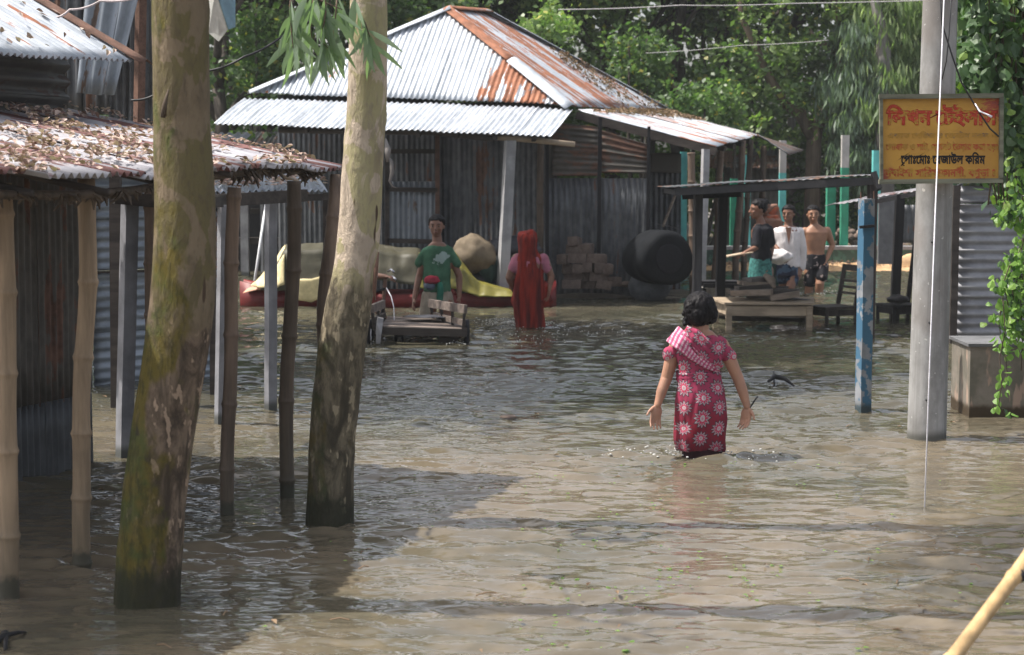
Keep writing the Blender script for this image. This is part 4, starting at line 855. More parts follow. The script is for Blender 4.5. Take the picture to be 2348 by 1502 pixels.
sheet(BT, 'yellow_sheet', [[P(955, 660, Yf - .03), P(1050, 664, Yf - .03), P(1100, 680, Yf - .03), P(1180, 682, Yf - .02), P(1262, 690, Yf)], [P(950, 640, yb - .4), P(1050, 610, yb - .4), P(1105, 650, yb - .4), P(1180, 672, yb - .4), P(1262, 682, yb - .35)], [P(960, 580, yb - .2), P(1045, 580, yb - .2), P(1090, 640, yb - .2), P(1180, 668, yb - .2), P(1262, 680, yb - .2)]], YELLOW, .05, 8)
sheet(BT, 'cover', [[P(880, 640, yb - .35), P(960, 640, yb - .35), P(1045, 585, yb - .3)], [P(880, 565, yb - .1), P(960, 575, yb - .1), P(1040, 578, yb - .1)]], OLIVE, .02, 9, 14)
sheet(BT, 'canvas', [[P(556, 672, Yf + .2), P(590, 664, Yf + .06), P(640, 664, Yf)], [P(575, 655, Yf + .3), P(600, 645, Yf + .2), P(645, 636, Yf + .16)]], m_plain('salmon_canvas', (.55, .30, .20), .7), .015, 14, 12)
def lump(name, c, r, mat, label, cat, seed, parent=None, am=.22, n=24):
    m = MB(); m.ball((0, 0, 0), (1, 1, 1), n, n * 2 // 3); vs = []
    for v_ in m.v:
        v_ = Vector(v_); k = 1 + am * nz(v_.x * 1.6 + seed, v_.y * 1.6, v_.z * 1.6) + am * .4 * nz(v_.x * 5 + seed, v_.y * 5, v_.z * 3); vs.append(Vector(c) + Vector((v_.x * r[0], v_.y * r[1], v_.z * r[2])) * k)
    m.v = [tuple(x) for x in vs]; o = m.obj(name, mat, parent, True); return setp(o, label, cat) if label else o
lump('canvas_sack', P(1086, 584, 25.1), (.28, .26, .25), CANVAS, 'rounded beige canvas bundle on the boat behind the boy in green', 'sack', 1, am=.17, n=40)
lump('cloth_bundle', P(1118, 620, 25.2), (.14, .25, .26), DGREEN, 'dark green cloth bundle under the beige canvas on the boat', 'bundle', 2)
lump('dark_bundle', P(1180, 565, 25.9), (.40, .3, .14), DARKT, 'low dark tarpaulin bundle behind the leaning concrete post', 'bundle', 3)
lump('darkness_lump', P(1090, 645, 25.25), (.30, .3, .18), CHAR, 'black lump filling the darkness under the green bundle on the boat', 'load', 9)  # black lump built to stand for the darkness below the bundle
setp(MB().tube([down(574, 652, 25.6, -.1), P(611, 462, 25.8)], .018, 8).obj('leaning_pole', WHITEC, None, True), 'white pole leaning over the left end of the red boat', 'pole')
# bricks beside the house wall: each one a piece of the pile
BK = empty('brick_pile', P(1335, 664, 26.0), 'small stack of brown bricks against the tin wall', 'bricks')
bm_ = MB().box((0, 0, 0), (.24, .11, .075)).mesh('brick'); bm2 = MB().box((0, 0, 0), (.11, .24, .10)).mesh('brick')
bb = bpy.data.meshes.new('brick'); rn = random.Random(4)
def mkb(w, d, h):
    m = MB(); m.box((0, 0, 0), (w, d, h)); b = .006; vs = []
    for x in (-1, 1):
        for y in (-1, 1):
            for z in (-1, 1): vs.append((x * (w / 2) + rn.uniform(-b, b), y * (d / 2) + rn.uniform(-b, b), z * (h / 2) + rn.uniform(-b, b)))
    m.v = vs; me = m.mesh('brick'); me.materials.append(BRICK); return me
BM = [mkb(.25, .16, .115), mkb(.13, .22, .13), mkb(.20, .15, .12)]
lay = [(1312, 651, 0), (1352, 652, 0), (1384, 652, 2), (1318, 634, 0), (1372, 634, 0), (1300, 615, 1), (1325, 615, 1), (1345, 612, 1), (1370, 613, 1), (1392, 616, 1), (1293, 594, 1), (1312, 592, 1), (1334, 592, 1), (1322, 571, 0), (1362, 592, 2), (1378, 594, 1), (1318, 555, 1), (1346, 570, 1), (1405, 645, 2), (1342, 633, 1)]
for (px, py, k) in lay:
    o = bpy.data.objects.new('brick', BM[k]); C.objects.link(o); o.parent = BK; o.location = P(px, py, 26.0 + rn.uniform(-.06, .06)) - Vector(BK.location); o.rotation_euler = (rn.gauss(0, .05), rn.gauss(0, .07), rn.gauss(0, .22))
lump('red_rubble', P(1440, 652, 26.2), (.12, .1, .04), BRICK, 'small reddish heap of rubble beside the grey sack', 'rubble', 12)
# black tank lying on its side, end towards us
TK = empty('water_tank', P(1512, 648, 25.8), 'big black plastic water tank lying on its side under the annex roof', 'water tank')
ax = Vector((.35, -1, .02)).normalized(); ct = P(1511, 592, 25.6)
prof_ = [(-.40, .02), (-.40, .34), (-.38, .39), (-.3, .405), (-.28, .41), (-.1, .415), (-.08, .405), (.1, .405), (.12, .415), (.26, .41), (.30, .395), (.335, .37), (.35, .32), (.35, .15), (.35, .0)]
sd = ax.cross(Vector((0, 0, 1))).normalized(); u2 = sd.cross(ax); m = MB(); n = 36
vs = [ct + ax * d_ + (sd * math.cos(2 * math.pi * k / n) + u2 * math.sin(2 * math.pi * k / n)) * r_ * (1.02 + .05 * math.cos(2 * math.pi * k / n * 3 + 1)) for d_, r_ in prof_ for k in range(n)]; vs = [ct + Vector(((v_ - ct).x * .92, (v_ - ct).y * .92, (v_ - ct).z * .84)) for v_ in vs]
m.add(vs, [(i * n + k, i * n + (k + 1) % n, (i + 1) * n + (k + 1) % n, (i + 1) * n + k) for i in range(len(prof_) - 1) for k in range(n)]); m.obj('body', PLAST, TK, True)
m = MB(); vs = [ct + ax * d_ + (sd * math.cos(2 * math.pi * k / n) + u2 * math.sin(2 * math.pi * k / n)) * r_ for d_, r_ in ((.31, .19), (.335, .19), (.338, .17), (.336, 0)) for k in range(n)]
m.add(vs, [(i * n + k, i * n + (k + 1) % n, (i + 1) * n + (k + 1) % n, (i + 1) * n + k) for i in range(3) for k in range(n)]); m.obj('lid', RUBBER, TK, True)
lump('grey_sack', P(1490, 656, 26.0), (.28, .22, .24), SACKG, 'rounded grey sack slumped in front of the black tank', 'sack', 5, am=.1)
setp(MB().beam(P(1520, 520, 26.6), P(1548, 448, 26.8), .03, .02).obj('bamboo_stick', WOOD), 'thin stick leaning above the black tank', 'stick')
setp(MB().add([P(1505, 512, 26.5), P(1545, 520, 26.5), P(1558, 527, 26.4), P(1530, 519, 26.2), P(1512, 516, 26.2)], [(0, 1, 2, 3, 4)]).obj('dark_sheet', CHAR), 'dark curled sheet lying on top of the black tank', 'sheet')
TW = empty('tin_screen', down(1525, 650, 27.6), 'narrow upright tin screen beyond the tank', 'screen')
corr(TW, 'wall_sheet', down(1486, 500, 27.6), down(1562, 500, 27.5), P(1562, 352, 27.5), P(1488, 352, 27.6), 2, [.1, .2], seed=81, mat=TINW)
sheet(TW, 'mat_panel', [[P(1486, 395, 27.4), P(1562, 398, 27.4)], [P(1488, 350, 27.4), P(1560, 352, 27.4)]], TIND, .01, 2, 8)
CARTW = m_wood('weathered_cart_wood', (.17, .135, .115), .4, .8, 0, 1.2)
# ------------------------------------------------------------------ cycle cart
CT = empty('flatbed_cycle_cart', G(960, 788), 'wooden flatbed cycle cart with slatted side rails, wheels deep in water', 'cart')
yc = 19.7
def cy(px, py, dy=0.): return P(px, py, yc + dy)
for k in range(6):
    f = k / 6; a = cy(872 + f * 2, 757, .0); MB().beam((cy(873, 750, .05) + Vector((0, f * 1.15 + .09, .004 * (k % 2)))), (cy(1066, 756, .05) + Vector((0, f * 1.15 + .09, .004 * (k % 2)))), .175, .022).obj('plank', CARTW, CT)
MB().beam(cy(866, 758), cy(1070, 763), .05, .075, (0, 0, 1)).obj('frame_beam', WOODD, CT); MB().beam(cy(866, 756, 1.2), cy(1070, 760, 1.2), .05, .06).obj('frame_beam', WOODD, CT)
for s_, px in ((-1, 862), (1, 1066)): MB().beam(cy(px, 759, -.02), cy(px, 759, 1.25), .05, .07).obj('frame_beam', WOODD, CT)
# right side rail slanting outwards, posts and slats
MB().beam(cy(1068, 709, -.03), cy(985, 695, 1.1), .035, .085, (0, 0, 1)).obj('rail', CARTW, CT); MB().beam(cy(1064, 740, 0), cy(995, 722, 1.1), .03, .06).obj('rail', CARTW, CT)
for f in (0, .35, .68, 1): MB().beam(cy(1062, 757, .0).lerp(cy(996, 740, 1.1), f), cy(1066, 706, 0).lerp(cy(986, 694, 1.1), f), .03, .03).obj('rail_post', WOODD, CT)
MB().beam(cy(853, 708, -.03), cy(880, 697, 1.1), .035, .085).obj('rail', CARTW, CT); MB().beam(cy(856, 735, -.0), cy(882, 722, 1.1), .03, .05).obj('rail', WOODD, CT)
for f in (0, .5, 1): MB().beam(cy(858, 757, 0).lerp(cy(882, 742, 1.1), f), cy(853, 704, 0).lerp(cy(878, 696, 1.1), f), .03, .03).obj('rail_post', WOODD, CT)
def wheel(c, ax, r, par):
    t1 = Vector((0, 0, 1)); t2 = ax.cross(t1).normalized(); n = 28; m = MB(); vs = []
    for k in range(n):
        a = 2 * math.pi * k / n; dr = t1 * math.cos(a) + t2 * math.sin(a)
        for j in range(8): b = 2 * math.pi * j / 8; vs.append(c + dr * (r + .022 * math.cos(b)) + ax * .022 * math.sin(b))
    m.add(vs, [(k * 8 + j, k * 8 + (j + 1) % 8, ((k + 1) % n) * 8 + (j + 1) % 8, ((k + 1) % n) * 8 + j) for k in range(n) for j in range(8)]); w = m.obj('wheel', RUBBER, par, True)
    m = MB()
    for k in range(16): a = 2 * math.pi * k / 16; m.tube([c, c + (t1 * math.cos(a) + t2 * math.sin(a)) * (r - .02)], .003, 4)
    m.obj('spokes', STEEL, w)
X1 = Vector((1, 0, 0)); wheel(cy(1068, 790, .35) + Vector((.015, 0, -.03)), X1, .27, CT); wheel(cy(853, 790, .35) + Vector((-.02, 0, -.03)), X1, .27, CT)
for px in (908, 922): MB().beam(cy(px, 768, .2), cy(px, 800, .2), .02, .03).obj('axle_bracket', RUBBER, CT)
MB().tube([cy(855, 788, .35), cy(1068, 788, .35)], .016, 8).obj('axle', STEEL, CT); MB().box(cy(1028, 778, .2), (.2, .1, .08)).obj('axle_block', WOODD, CT)
hb = [P(852, 642, 21.2), P(868, 628, 21.2), P(884, 640, 21.15), P(900, 622, 21.2), P(906, 628, 21.0)]
MB().tube([P(850, 640, 21.2), P(866, 634, 21.25), P(884, 638, 21.3), P(900, 634, 21.25), P(907, 640, 21.05)], .012, 8).obj('handlebar', STEEL, CT, True)
MB().tube([P(890, 622, 21.2), P(897, 618, 21.15), P(903, 624, 21.1)], .012, 6).obj('bell', STEEL, CT, True)
MB().tube([P(884, 638, 21.3), P(880, 680, 21.25), P(872, 760, 21.4)], .02, 8).obj('head_tube', RUSTB, CT, True); MB().tube([P(882, 662, 21.28), P(850, 672, 20.9)], .016, 6).obj('frame_tube', RUBBER, CT, True); MB().tube([P(880, 690, 21.2), P(870, 745, 20.4)], .016, 6).obj('frame_tube', RUBBER, CT, True)
MB().tube([P(886, 660, 21.1), P(897, 680, 20.9), P(903, 705, 20.7), P(904, 734, 20.4)], .005, 5).obj('brake_cable', ROPEW, CT, True)
wheel(P(868, 782, 21.5), Vector((1, .15, 0)).normalized(), .27, CT)
setp(sheet(None, 'rag', [[cy(862, 790, -.05), cy(872, 790, -.06)], [cy(863, 750, -.06), cy(877, 752, -.07)], [cy(866, 728, -.04), cy(880, 730, -.04)]], m_cloth('grey_rag', (.33, .32, .33)), .03, 4, 8), 'knotted grey rag tied to the left rail of the cart', 'rag')
setp(sheet(None, 'dark_cloth', [[P(925, 727, 20.4), P(975, 728, 20.3), P(1030, 727, 20.3)], [P(935, 724, 20.6), P(980, 721, 20.7), P(1028, 724, 20.6)]], DARKT, .02, 9, 10), 'dark flat cloth lying on the cart bed', 'cloth')
# ------------------------------------------------------------------ people
def finish_body(m, name, mat, parent, vox=.008, smooth=4, fold=0., seed=0, sub=False, foldscale=(9, 9, 4)):
    me = m.mesh(name); o = bpy.data.objects.new(name, me); C.objects.link(o)
    r = o.modifiers.new('r', 'REMESH'); r.mode = 'VOXEL'; r.voxel_size = vox
    s = o.modifiers.new('s', 'SMOOTH'); s.factor = .5; s.iterations = smooth
    dg = bpy.context.evaluated_depsgraph_get(); dg.update(); me2 = bpy.data.meshes.new_from_object(o.evaluated_get(dg)); bpy.data.objects.remove(o); me2.name = name
    if fold:
        n = len(me2.vertices); co = np.empty(n * 3, dtype=np.float32); me2.vertices.foreach_get('co', co); co = co.reshape(-1, 3); nn = np.empty(n * 3, dtype=np.float32); me2.vertices.foreach_get('normal', nn); nn = nn.reshape(-1, 3)
        fx, fy, fz = foldscale; d = np.array([nz(a * fx + seed, b * fy, c * fz) + .5 * nz(a * fx * 2.3, b * fy * 2.3 + seed, c * fz * 2.) for a, b, c in co.tolist()], dtype=np.float32)
        co += nn * (d[:, None] * fold); me2.vertices.foreach_set('co', co.ravel()); me2.update()
    me2.polygons.foreach_set('use_smooth', [True] * len(me2.polygons)); me2.materials.clear(); return link(name, me2, mat, parent)
def chain(m, pts, rs, n=14, flat=None):
    """rounded tapered limb through pts"""
    P_ = []; R_ = []
    for i in range(len(pts) - 1):
        for k in range(5): f = k / 5; g = f * f * (3 - 2 * f); P_.append(Vector(pts[i]).lerp(Vector(pts[i + 1]), f)); R_.append(rs[i] * (1 - g) + rs[i + 1] * g)
    P_.append(Vector(pts[-1])); R_.append(rs[-1]); m.tube(P_, R_, n, True)
    m.ball(pts[0], rs[0], 12, 8); m.ball(pts[-1], rs[-1], 12, 8)
def hand(m, wrist, d, palm_n, k=1., spread=.22, curl=.35, thumb=1, fr=.0078):
    """five separate fingers on a palm; d = direction wrist->fingers, palm_n = palm normal, thumb = side sign"""
    d = Vector(d).normalized(); pn = Vector(palm_n); pn = (pn - d * pn.dot(d)).normalized(); sd = d.cross(pn) * thumb; w = Vector(wrist)
    c = w + d * .045 * k; M_ = Matrix((sd, pn, d)).transposed(); m.ball(c, (.038 * k, .014 * k, .052 * k), 12, 8, M_)
    for i, (o, L) in enumerate(((-.028, .062), (-.010, .076), (.009, .082), (.026, .074))):
        b = w + d * .070 * k + sd * o * k; dd = (d + sd * (o * spread * 22) + pn * curl * (.35 + .15 * i)).normalized(); m1 = b + dd * L * .5 * k; d2 = (dd + pn * curl * 1.2).normalized(); e = m1 + d2 * L * .5 * k
        m.tube([b - dd * .02, b, m1, e], [fr * 1.1 * k, fr * 1.05 * k, fr * k, fr * .75 * k], 8); m.ball(e, fr * .75 * k, 8, 6); m.ball(m1, fr * k, 8, 6)
    b = w + d * .022 * k + sd * .028 * k; dd = (d * .75 + sd * .75 + pn * .3).normalized(); m1 = b + dd * .034 * k; e = m1 + (dd + d * .6).normalized() * .03 * k; m.tube([b - dd * .01, b, m1, e], [fr * 1.3 * k, fr * 1.3 * k, fr * 1.1 * k, fr * .8 * k], 8); m.ball(e, fr * .8 * k, 8, 6)
def head(m, c, s, yaw, tilt=(0, 0)):
    """c centre of skull; s = head height; face points to yaw (0 = towards camera -Y)"""
    M_ = Matrix.Rotation(yaw, 3, 'Z') @ Matrix.Rotation(tilt[0], 3, 'X') @ Matrix.Rotation(tilt[1], 3, 'Y'); q = lambda x, y, z: Vector(c) + M_ @ Vector((x, y, z)) * s
    m.ball(q(0, .03, .09), (.335 * s, .41 * s, .39 * s), 20, 14, M_); m.ball(q(0, -.10, -.12), (.275 * s, .27 * s, .34 * s), 18, 12, M_); m.ball(q(0, -.18, -.34), (.15 * s, .15 * s, .12 * s), 12, 8, M_)
    m.ball(q(0, -.30, .10), (.24 * s, .08 * s, .07 * s), 12, 8, M_)
    for x in (-1, 1):
        m.ball(q(x * .335, .06, -.03), (.035 * s, .07 * s, .11 * s), 8, 6, M_); m.ball(q(x * .17, -.27, -.10), (.09 * s, .09 * s, .09 * s), 10, 8, M_)
    m.tube([q(0, -.36, .06), q(0, -.42, -.05), q(0, -.455, -.12)], [.035 * s, .045 * s, .055 * s], 8); m.ball(q(0, -.44, -.13), (.085 * s, .05 * s, .045 * s), 10, 6, M_)
    m.ball(q(0, -.385, -.245), (.11 * s, .04 * s, .028 * s), 10, 6, M_); m.ball(q(0, -.375, -.29), (.095 * s, .04 * s, .03 * s), 10, 6, M_)
    return q, M_
EYEW = m_plain('eye_white', (.22, .15, .12), .4, .05); EYEB = m_plain('eye_dark', (.012, .008, .006), .2, .1); LIP = m_plain('lips', (.20, .07, .055), .5, .1)
def face(root, q, M_, s, lip=LIP):
    for x in (-1, 1):
        e = MB().ball(q(x * .145, -.325, .015), (.062 * s, .03 * s, .034 * s), 10, 8, M_).obj('eye', EYEW, root, True); MB().ball(q(x * .145, -.352, .012), (.028 * s, .012 * s, .028 * s), 8, 6, M_).obj('iris', EYEB, e, True)
        MB().tube([q(x * .07, -.385, .095), q(x * .15, -.385, .125), q(x * .23, -.335, .10)], [.012 * s, .018 * s, .007 * s], 6).obj('eyebrow', HAIR, root, True)
    MB().tube([q(-.095, -.395, -.265), q(0, -.425, -.262), q(.095, -.395, -.265)], [.008 * s, .02 * s, .008 * s], 6).obj('mouth', lip, root, True)
def hair_short(root, q, M_, s, seed, mat=HAIR, fringe=.2):
    m = MB(); m.ball(q(0, .05, .15), (.385 * s, .455 * s, .40 * s), 22, 16, M_); rn = random.Random(seed)
    cut = []; inv = M_.inverted(); c0 = q(0, 0, 0)
    # tufts give the outline its roughness
    for k in range(90):
        a = rn.uniform(0, 6.28); b = rn.uniform(.15, 1.35); d_ = Vector((math.cos(a) * math.sin(b), math.sin(a) * math.sin(b) * 1.1 + .1, math.cos(b)))
        if d_.y < -.45 and d_.z < .72: continue
        p = q(0, .05, .13) + M_ @ Vector((d_.x * .355, d_.y * .41, d_.z * .37)) * s; m.ball(p, (.06 * s, .06 * s, .045 * s), 6, 4, M_)
    # cut away the face: keep points behind the hair line
    vs = []
    for v_ in m.v:
        l = inv @ (Vector(v_) - c0) / s
        lim = .20 + .22 * max(0, -l.y) if l.y < -.14 else (.02 if l.y < .12 else -.22)
        if l.z < lim: l = Vector((l.x * .90, max(l.y, -.30) * .90 + .012, lim - (lim - l.z) * .18))
        vs.append(tuple(c0 + M_ @ l * s))
    m.v = vs; return finish_body(m, 'hair', mat, root, .0065, 1, .010, seed, foldscale=(40, 40, 25))
def person(label, base, Lf): 
    r = empty('person', base, label, 'person'); return r
# --- woman in pink, seen from behind
yw = 12.33
def W(px, py, dy=0.): return P(px, py, yw + dy)
b0 = G(1607, 1045); PW = empty('person', (b0.x, yw, -.5), 'woman in a pink and red star-flower dress wading away from the camera', 'person')
m = MB(); hd = .205
q, Mh = head(m, W(1604, 716), .215, math.pi - .15, (.08, 0))
chain(m, [W(1606, 745, -.01), W(1607, 772, -.005)], [.052, .062])
secs = [(W(1606, 1000), .105, .08), (W(1605, 930), .125, .085), (W(1604, 880), .11, .08), (W(1602, 848), .105, .075), (W(1604, 815), .120, .08), (W(1606, 790), .138, .078), (W(1607, 774), .115, .072), (W(1607, 758), .07, .06)]
m.loft([(c_, a_, b_) for c_, a_, b_ in secs], 24)
for (sh, el, wr, nrm, th) in (((1552, 788), (1528, 868), (1508, 928), (1, -.5, 0), 1), ((1655, 790), (1690, 862), (1713, 932), (-1, -.5, 0), -1)):
    dyo = -.05 if th > 0 else -.03
    chain(m, [W(*sh), W((sh[0] * .5 + el[0] * .5) + (-1 if th > 0 else 1), (sh[1] + el[1]) / 2, -.0), W(*el, .0), W((el[0] + wr[0]) / 2, (el[1] + wr[1]) / 2 - 4, dyo * .5), W(*wr, dyo)], [.044, .043, .037, .034, .0235])
dl = (W(1500, 968) - W(1508, 928)); hand(m, W(1508, 929, -.05), dl + Vector((0, -.02, 0)), (.45, -1, .1), 1.08, .22, .35, 1, .0082)
dr = (W(1714, 968) - W(1713, 932)); hand(m, W(1713, 933, -.03), dr + Vector((-.015, -.02, 0)), (-.7, -.9, 0), 1.08, .16, .6, -1, .0082)
for x, dy in ((1590, .03), (1628, -.03)): chain(m, [W(x, 960, 0), W(x, 1040, dy), W(x, 1120, dy * 2), W(x, 1222, dy * 2)], [.06, .05, .05, .04]); m.ball(W(x, 1224, dy * 2 + .06), (.04, .11, .03))
finish_body(m, 'body', SKIN1, PW, .0045, 2)
# hair: parted curls gathered at the nape
m = MB(); rn = random.Random(9); m.ball(W(1605, 705, .0), (.102, .112, .104), 20, 14); m.ball(W(1602, 722, -.05), (.075, .07, .075), 14, 10); m.ball(W(1585, 722, .02), (.045, .07, .07)); m.ball(W(1628, 720, .0), (.05, .07, .065))
for k in range(150):
    a = rn.uniform(0, 6.28); r_ = rn.uniform(.6, 1); x = 1605 + math.cos(a) * 34 * r_; y = 711 + math.sin(a) * 33 * r_; d_ = -.105 * math.sqrt(max(0, 1 - r_ * r_ * .9)); m.ball(W(x, y, d_ * .95), rn.uniform(.010, .02), 6, 5)
for k in range(46): x = rn.uniform(1568, 1580); y = rn.uniform(702, 744); m.ball(W(x, y, rn.uniform(-.05, .05)), rn.uniform(.008, .017), 6, 5)
for k in range(40): x = rn.uniform(1625, 1642); y = rn.uniform(700, 738); m.ball(W(x, y, rn.uniform(-.06, .02)), rn.uniform(.010, .018), 6, 5)
finish_body(m, 'hair', HAIR, PW, .0045, 2, .005, 3, foldscale=(70, 70, 22))
# star-flower print
def m_print(name, ox, oz, px_=.155, pz=.14, base=(.33, .045, .10), base2=(.19, .012, .026), stripes=False):
    t = NT(name); v = t.co(); x, y, z = t.sep(v); a = t.noise(v, 12., 3); b = t.noise(v, 3., 2)
    x = t.m('ADD', x, t.m('MULTIPLY', t.m('SUBTRACT', b, .5), .09)); zz = t.m('ADD', t.m('SUBTRACT', z, oz), t.m('MULTIPLY', t.m('SUBTRACT', t.noise(t.scale(v, (1, 1, 1.3)), 4.5, 2), .5), .06)); xx = t.m('SUBTRACT', x, ox)
    bc = t.mix(t.ramp(z, .50, .18), base, base2); bc = t.mix(t.m('MULTIPLY', t.ramp(a, .4, .6), .35), bc, tuple(k * .55 for k in base)); 
    if stripes:
        s1 = t.m('FRACT', t.m('MULTIPLY', t.m('ADD', xx, t.m('MULTIPLY', zz, -.62)), 34.)); m1 = t.m('GREATER_THAN', s1, .52); s2 = t.m('FRACT', t.m('MULTIPLY', t.m('ADD', zz, t.m('MULTIPLY', xx, .9)), 52.)); m2 = t.m('GREATER_THAN', s2, .35)
        c = t.mix(t.m('MULTIPLY', m1, t.m('ADD', .35, t.m('MULTIPLY', m2, .5))), t.mix(.6, bc, (.55, .12, .25)), (.66, .50, .56)); return t.fin(c, .85, 0, .2)
    # staggered rows
    u = t.m('DIVIDE', xx, px_); w = t.m('DIVIDE', zz, pz); row = t.m('FLOOR', w); par = t.m('MODULO', t.m('ABSOLUTE', row), 2.)
    # two interleaved lattices
    outc = None
    def lattice(du, dw):
        fu = t.m('SUBTRACT', t.m('FRACT', t.m('ADD', u, du)), .5); fw = t.m('SUBTRACT', t.m('FRACT', t.m('ADD', w, dw)), .5)
        lx = t.m('MULTIPLY', fu, px_); lz = t.m('MULTIPLY', fw, pz); r = t.m('SQRT', t.m('ADD', t.m('MULTIPLY', lx, lx), t.m('MULTIPLY', lz, lz))); th = t.m('ARCTAN2', lz, lx)
        tri = t.m('ABSOLUTE', t.m('SUBTRACT', t.m('FRACT', t.m('MULTIPLY', th, 12 / (2 * math.pi))), .5)); tri2 = t.m('MULTIPLY', tri, 2.)
        return r, tri2
    r1, t1 = lattice(.5, .5); r2, t2 = lattice(0., 0.)
    use = t.m('LESS_THAN', r1, r2); r = t.m('MINIMUM', r1, r2); tr = t.m('ADD', t.m('MULTIPLY', use, t1), t.m('MULTIPLY', t.m('SUBTRACT', 1., use), t2))
    R0 = .047; edge = t.m('SUBTRACT', r, t.m('MULTIPLY', t.m('ADD', .62, t.m('MULTIPLY', tr, .46)), R0))
    def lt(v_, k): return t.m('LESS_THAN', v_, k)
    c = t.mix(lt(edge, .0075), bc, (.07, .03, .045)); c = t.mix(lt(edge, -.0005), c, (.33, .26, .29)); inner = t.m('SUBTRACT', r, t.m('MULTIPLY', t.m('ADD', .36, t.m('MULTIPLY', tr, .44)), R0))
    c = t.mix(lt(inner, .0), c, (.46, .03, .09)); c = t.mix(lt(r, .0145), c, (.44, .38, .40)); c = t.mix(lt(r, .006), c, (.45, .2, .25))
    c = t.mix(t.m('MULTIPLY', t.ramp(t.m('ADD', z, t.m('MULTIPLY', a, -.06)), .12, .02), .55), c, (.05, .006, .012))
    t.bump(t.noise(t.scale(v, (20, 20, 4)), 1., 3), .7, .014); return t.fin(c, .85, 0, .2)
# object coords of link()ed meshes equal world coords
fx = W(1609, 914, -.12); PRD = m_print('star_flower_print', fx.x, fx.z, .214, .127)
m = MB()
sec = [(1608, 1030, .158, .115), (1606, 1010, .160, .118), (1606, 960, .163, .122), (1605, 915, .160, .122), (1604, 890, .150, .115), (1602, 868, .135, .104), (1602, 848, .128, .098), (1602, 832, .135, .102), (1604, 808, .156, .108), (1606, 790, .158, .100), (1609, 779, .152, .093), (1611, 770, .122, .082)]
m.loft([(W(x, y), a_, b_) for x, y, a_, b_ in sec], 40)
for (sh, e) in (((1566, 789), (1538, 812)), ((1646, 788), (1672, 813))): chain(m, [W(*sh), W(*e)], [.060, .049])
finish_body(m, 'dress', PRD, PW, .006, 3, .017, 7, foldscale=(15, 10, 4.5))
# scarf over the left shoulder and knotted round the waist
def band(par, name, pts, w, mat, th=.010, n=30, fold=.006, seed=1, wd=None):
    pts = [Vector(p) for p in pts]; wd = wd or [w] * len(pts); vs = []
    for i in range(n + 1):
        e = i / n * (len(pts) - 1); k = min(int(e), len(pts) - 2); f = e - k; p = pts[k].lerp(pts[k + 1], f); t_ = (pts[k + 1] - pts[k]).normalized(); sd = t_.cross(Vector((0, -1, 0))).normalized(); ww = wd[k] * (1 - f) + wd[k + 1] * f
        for j in range(9): g = j / 8 - .5; vs.append(p + sd * g * ww + Vector((0, -1, 0)) * (fold * math.sin(j * 2.4 + seed + i * .12) + .01 * (1 - 4 * g * g)))
    o = MB().add(vs, [(i * 9 + j, i * 9 + j + 1, i * 9 + j + 10, i * 9 + j + 9) for i in range(n) for j in range(8)]).obj(name, mat, par, True); o.modifiers.new('t', 'SOLIDIFY').thickness = th; return o
STRP = m_print('striped_scarf', fx.x, fx.z, stripes=True)
band(PW, 'scarf', [W(1541, 764, -.045), W(1562, 782, -.112), W(1592, 810, -.118), W(1622, 834, -.112), W(1647, 848, -.098)], .09, STRP, .008, 30, .012, 1, [.115, .11, .095, .07, .04])
band(PW, 'scarf', [W(1568, 758, -.085), W(1590, 774, -.125), W(1615, 800, -.128), W(1640, 828, -.112), W(1651, 846, -.095)], .07, PRD, .008, 30, .012, 4, [.08, .12, .12, .09, .03])
m = MB(); n = 40; vs = []
for i in range(7):
    y = 852 + i * 3.4; 
    for k in range(n): a = 2 * math.pi * k / n; vs.append(W(1602, y) + Vector((math.cos(a) * (.134 + .004 * math.sin(i * 2.6)), math.sin(a) * (.106 + .005 * math.sin(i * 2.6)), .006 * math.sin(a * 3))))
m.add(vs, [(i * n + k, i * n + (k + 1) % n, (i + 1) * n + (k + 1) % n, (i + 1) * n + k) for i in range(6) for k in range(n)]); m.obj('waist_sash', PRD, PW, True).modifiers.new('t', 'SOLIDIFY').thickness = .008
m = MB(); m.loft([(W(1609, 1110), .13, .10), (W(1610, 1040), .13, .095), (W(1611, 1015), .125, .085)], 24); finish_body(m, 'trousers', m_cloth('dark_maroon_cloth', (.035, .012, .016)), PW, .01, 2, .012, 5)
tw = setp(MB().tube([W(1720, 935, -.06), W(1728, 922, -.05), W(1738, 908, -.04)], [.004, .006, .004], 5).obj('twig', CHAR, None, True), 'thin dark twig in the right hand of the woman in pink', 'twig')
# --- woman in red, from behind
ys = 21.7
def A_(px, py, dy=0.): return P(px, py, ys + dy)
PR = empty('person', (A_(1213, 740).x, ys, -.5), 'woman in a long red veil wading away beside the boat', 'person')
m = MB(); head(m, A_(1213, 556), .20, math.pi); chain(m, [A_(1213, 572), A_(1214, 592)], [.05, .055]); m.loft([(A_(1214, 700), .14, .10), (A_(1214, 650), .13, .1), (A_(1214, 600), .17, .10), (A_(1214, 586), .10, .07)], 20)
chain(m, [A_(1184, 592), A_(1167, 636, .0), A_(1180, 668, .14)], [.052, .042, .03]); chain(m, [A_(1248, 592), A_(1264, 634), A_(1260, 664, -.06)], [.05, .040, .025]); hand(m, A_(1260, 664, -.06), (A_(1256, 682) - A_(1260, 664)), (-1, -.4, 0), 1, .3, .3, 1, .009)
for x in (1206, 1226): chain(m, [A_(x, 700), A_(x, 840)], [.08, .05])
finish_body(m, 'body', SKIN2, PR, .009, 3)
m = MB(); m.loft([(A_(1214, 640), .13, .1), (A_(1214, 600), .175, .105), (A_(1214, 588), .12, .08)], 20)
for a_, b_ in (((1186, 594), (1176, 616)), ((1246, 594), (1256, 618))): chain(m, [A_(*a_), A_(*b_)], [.062, .056])
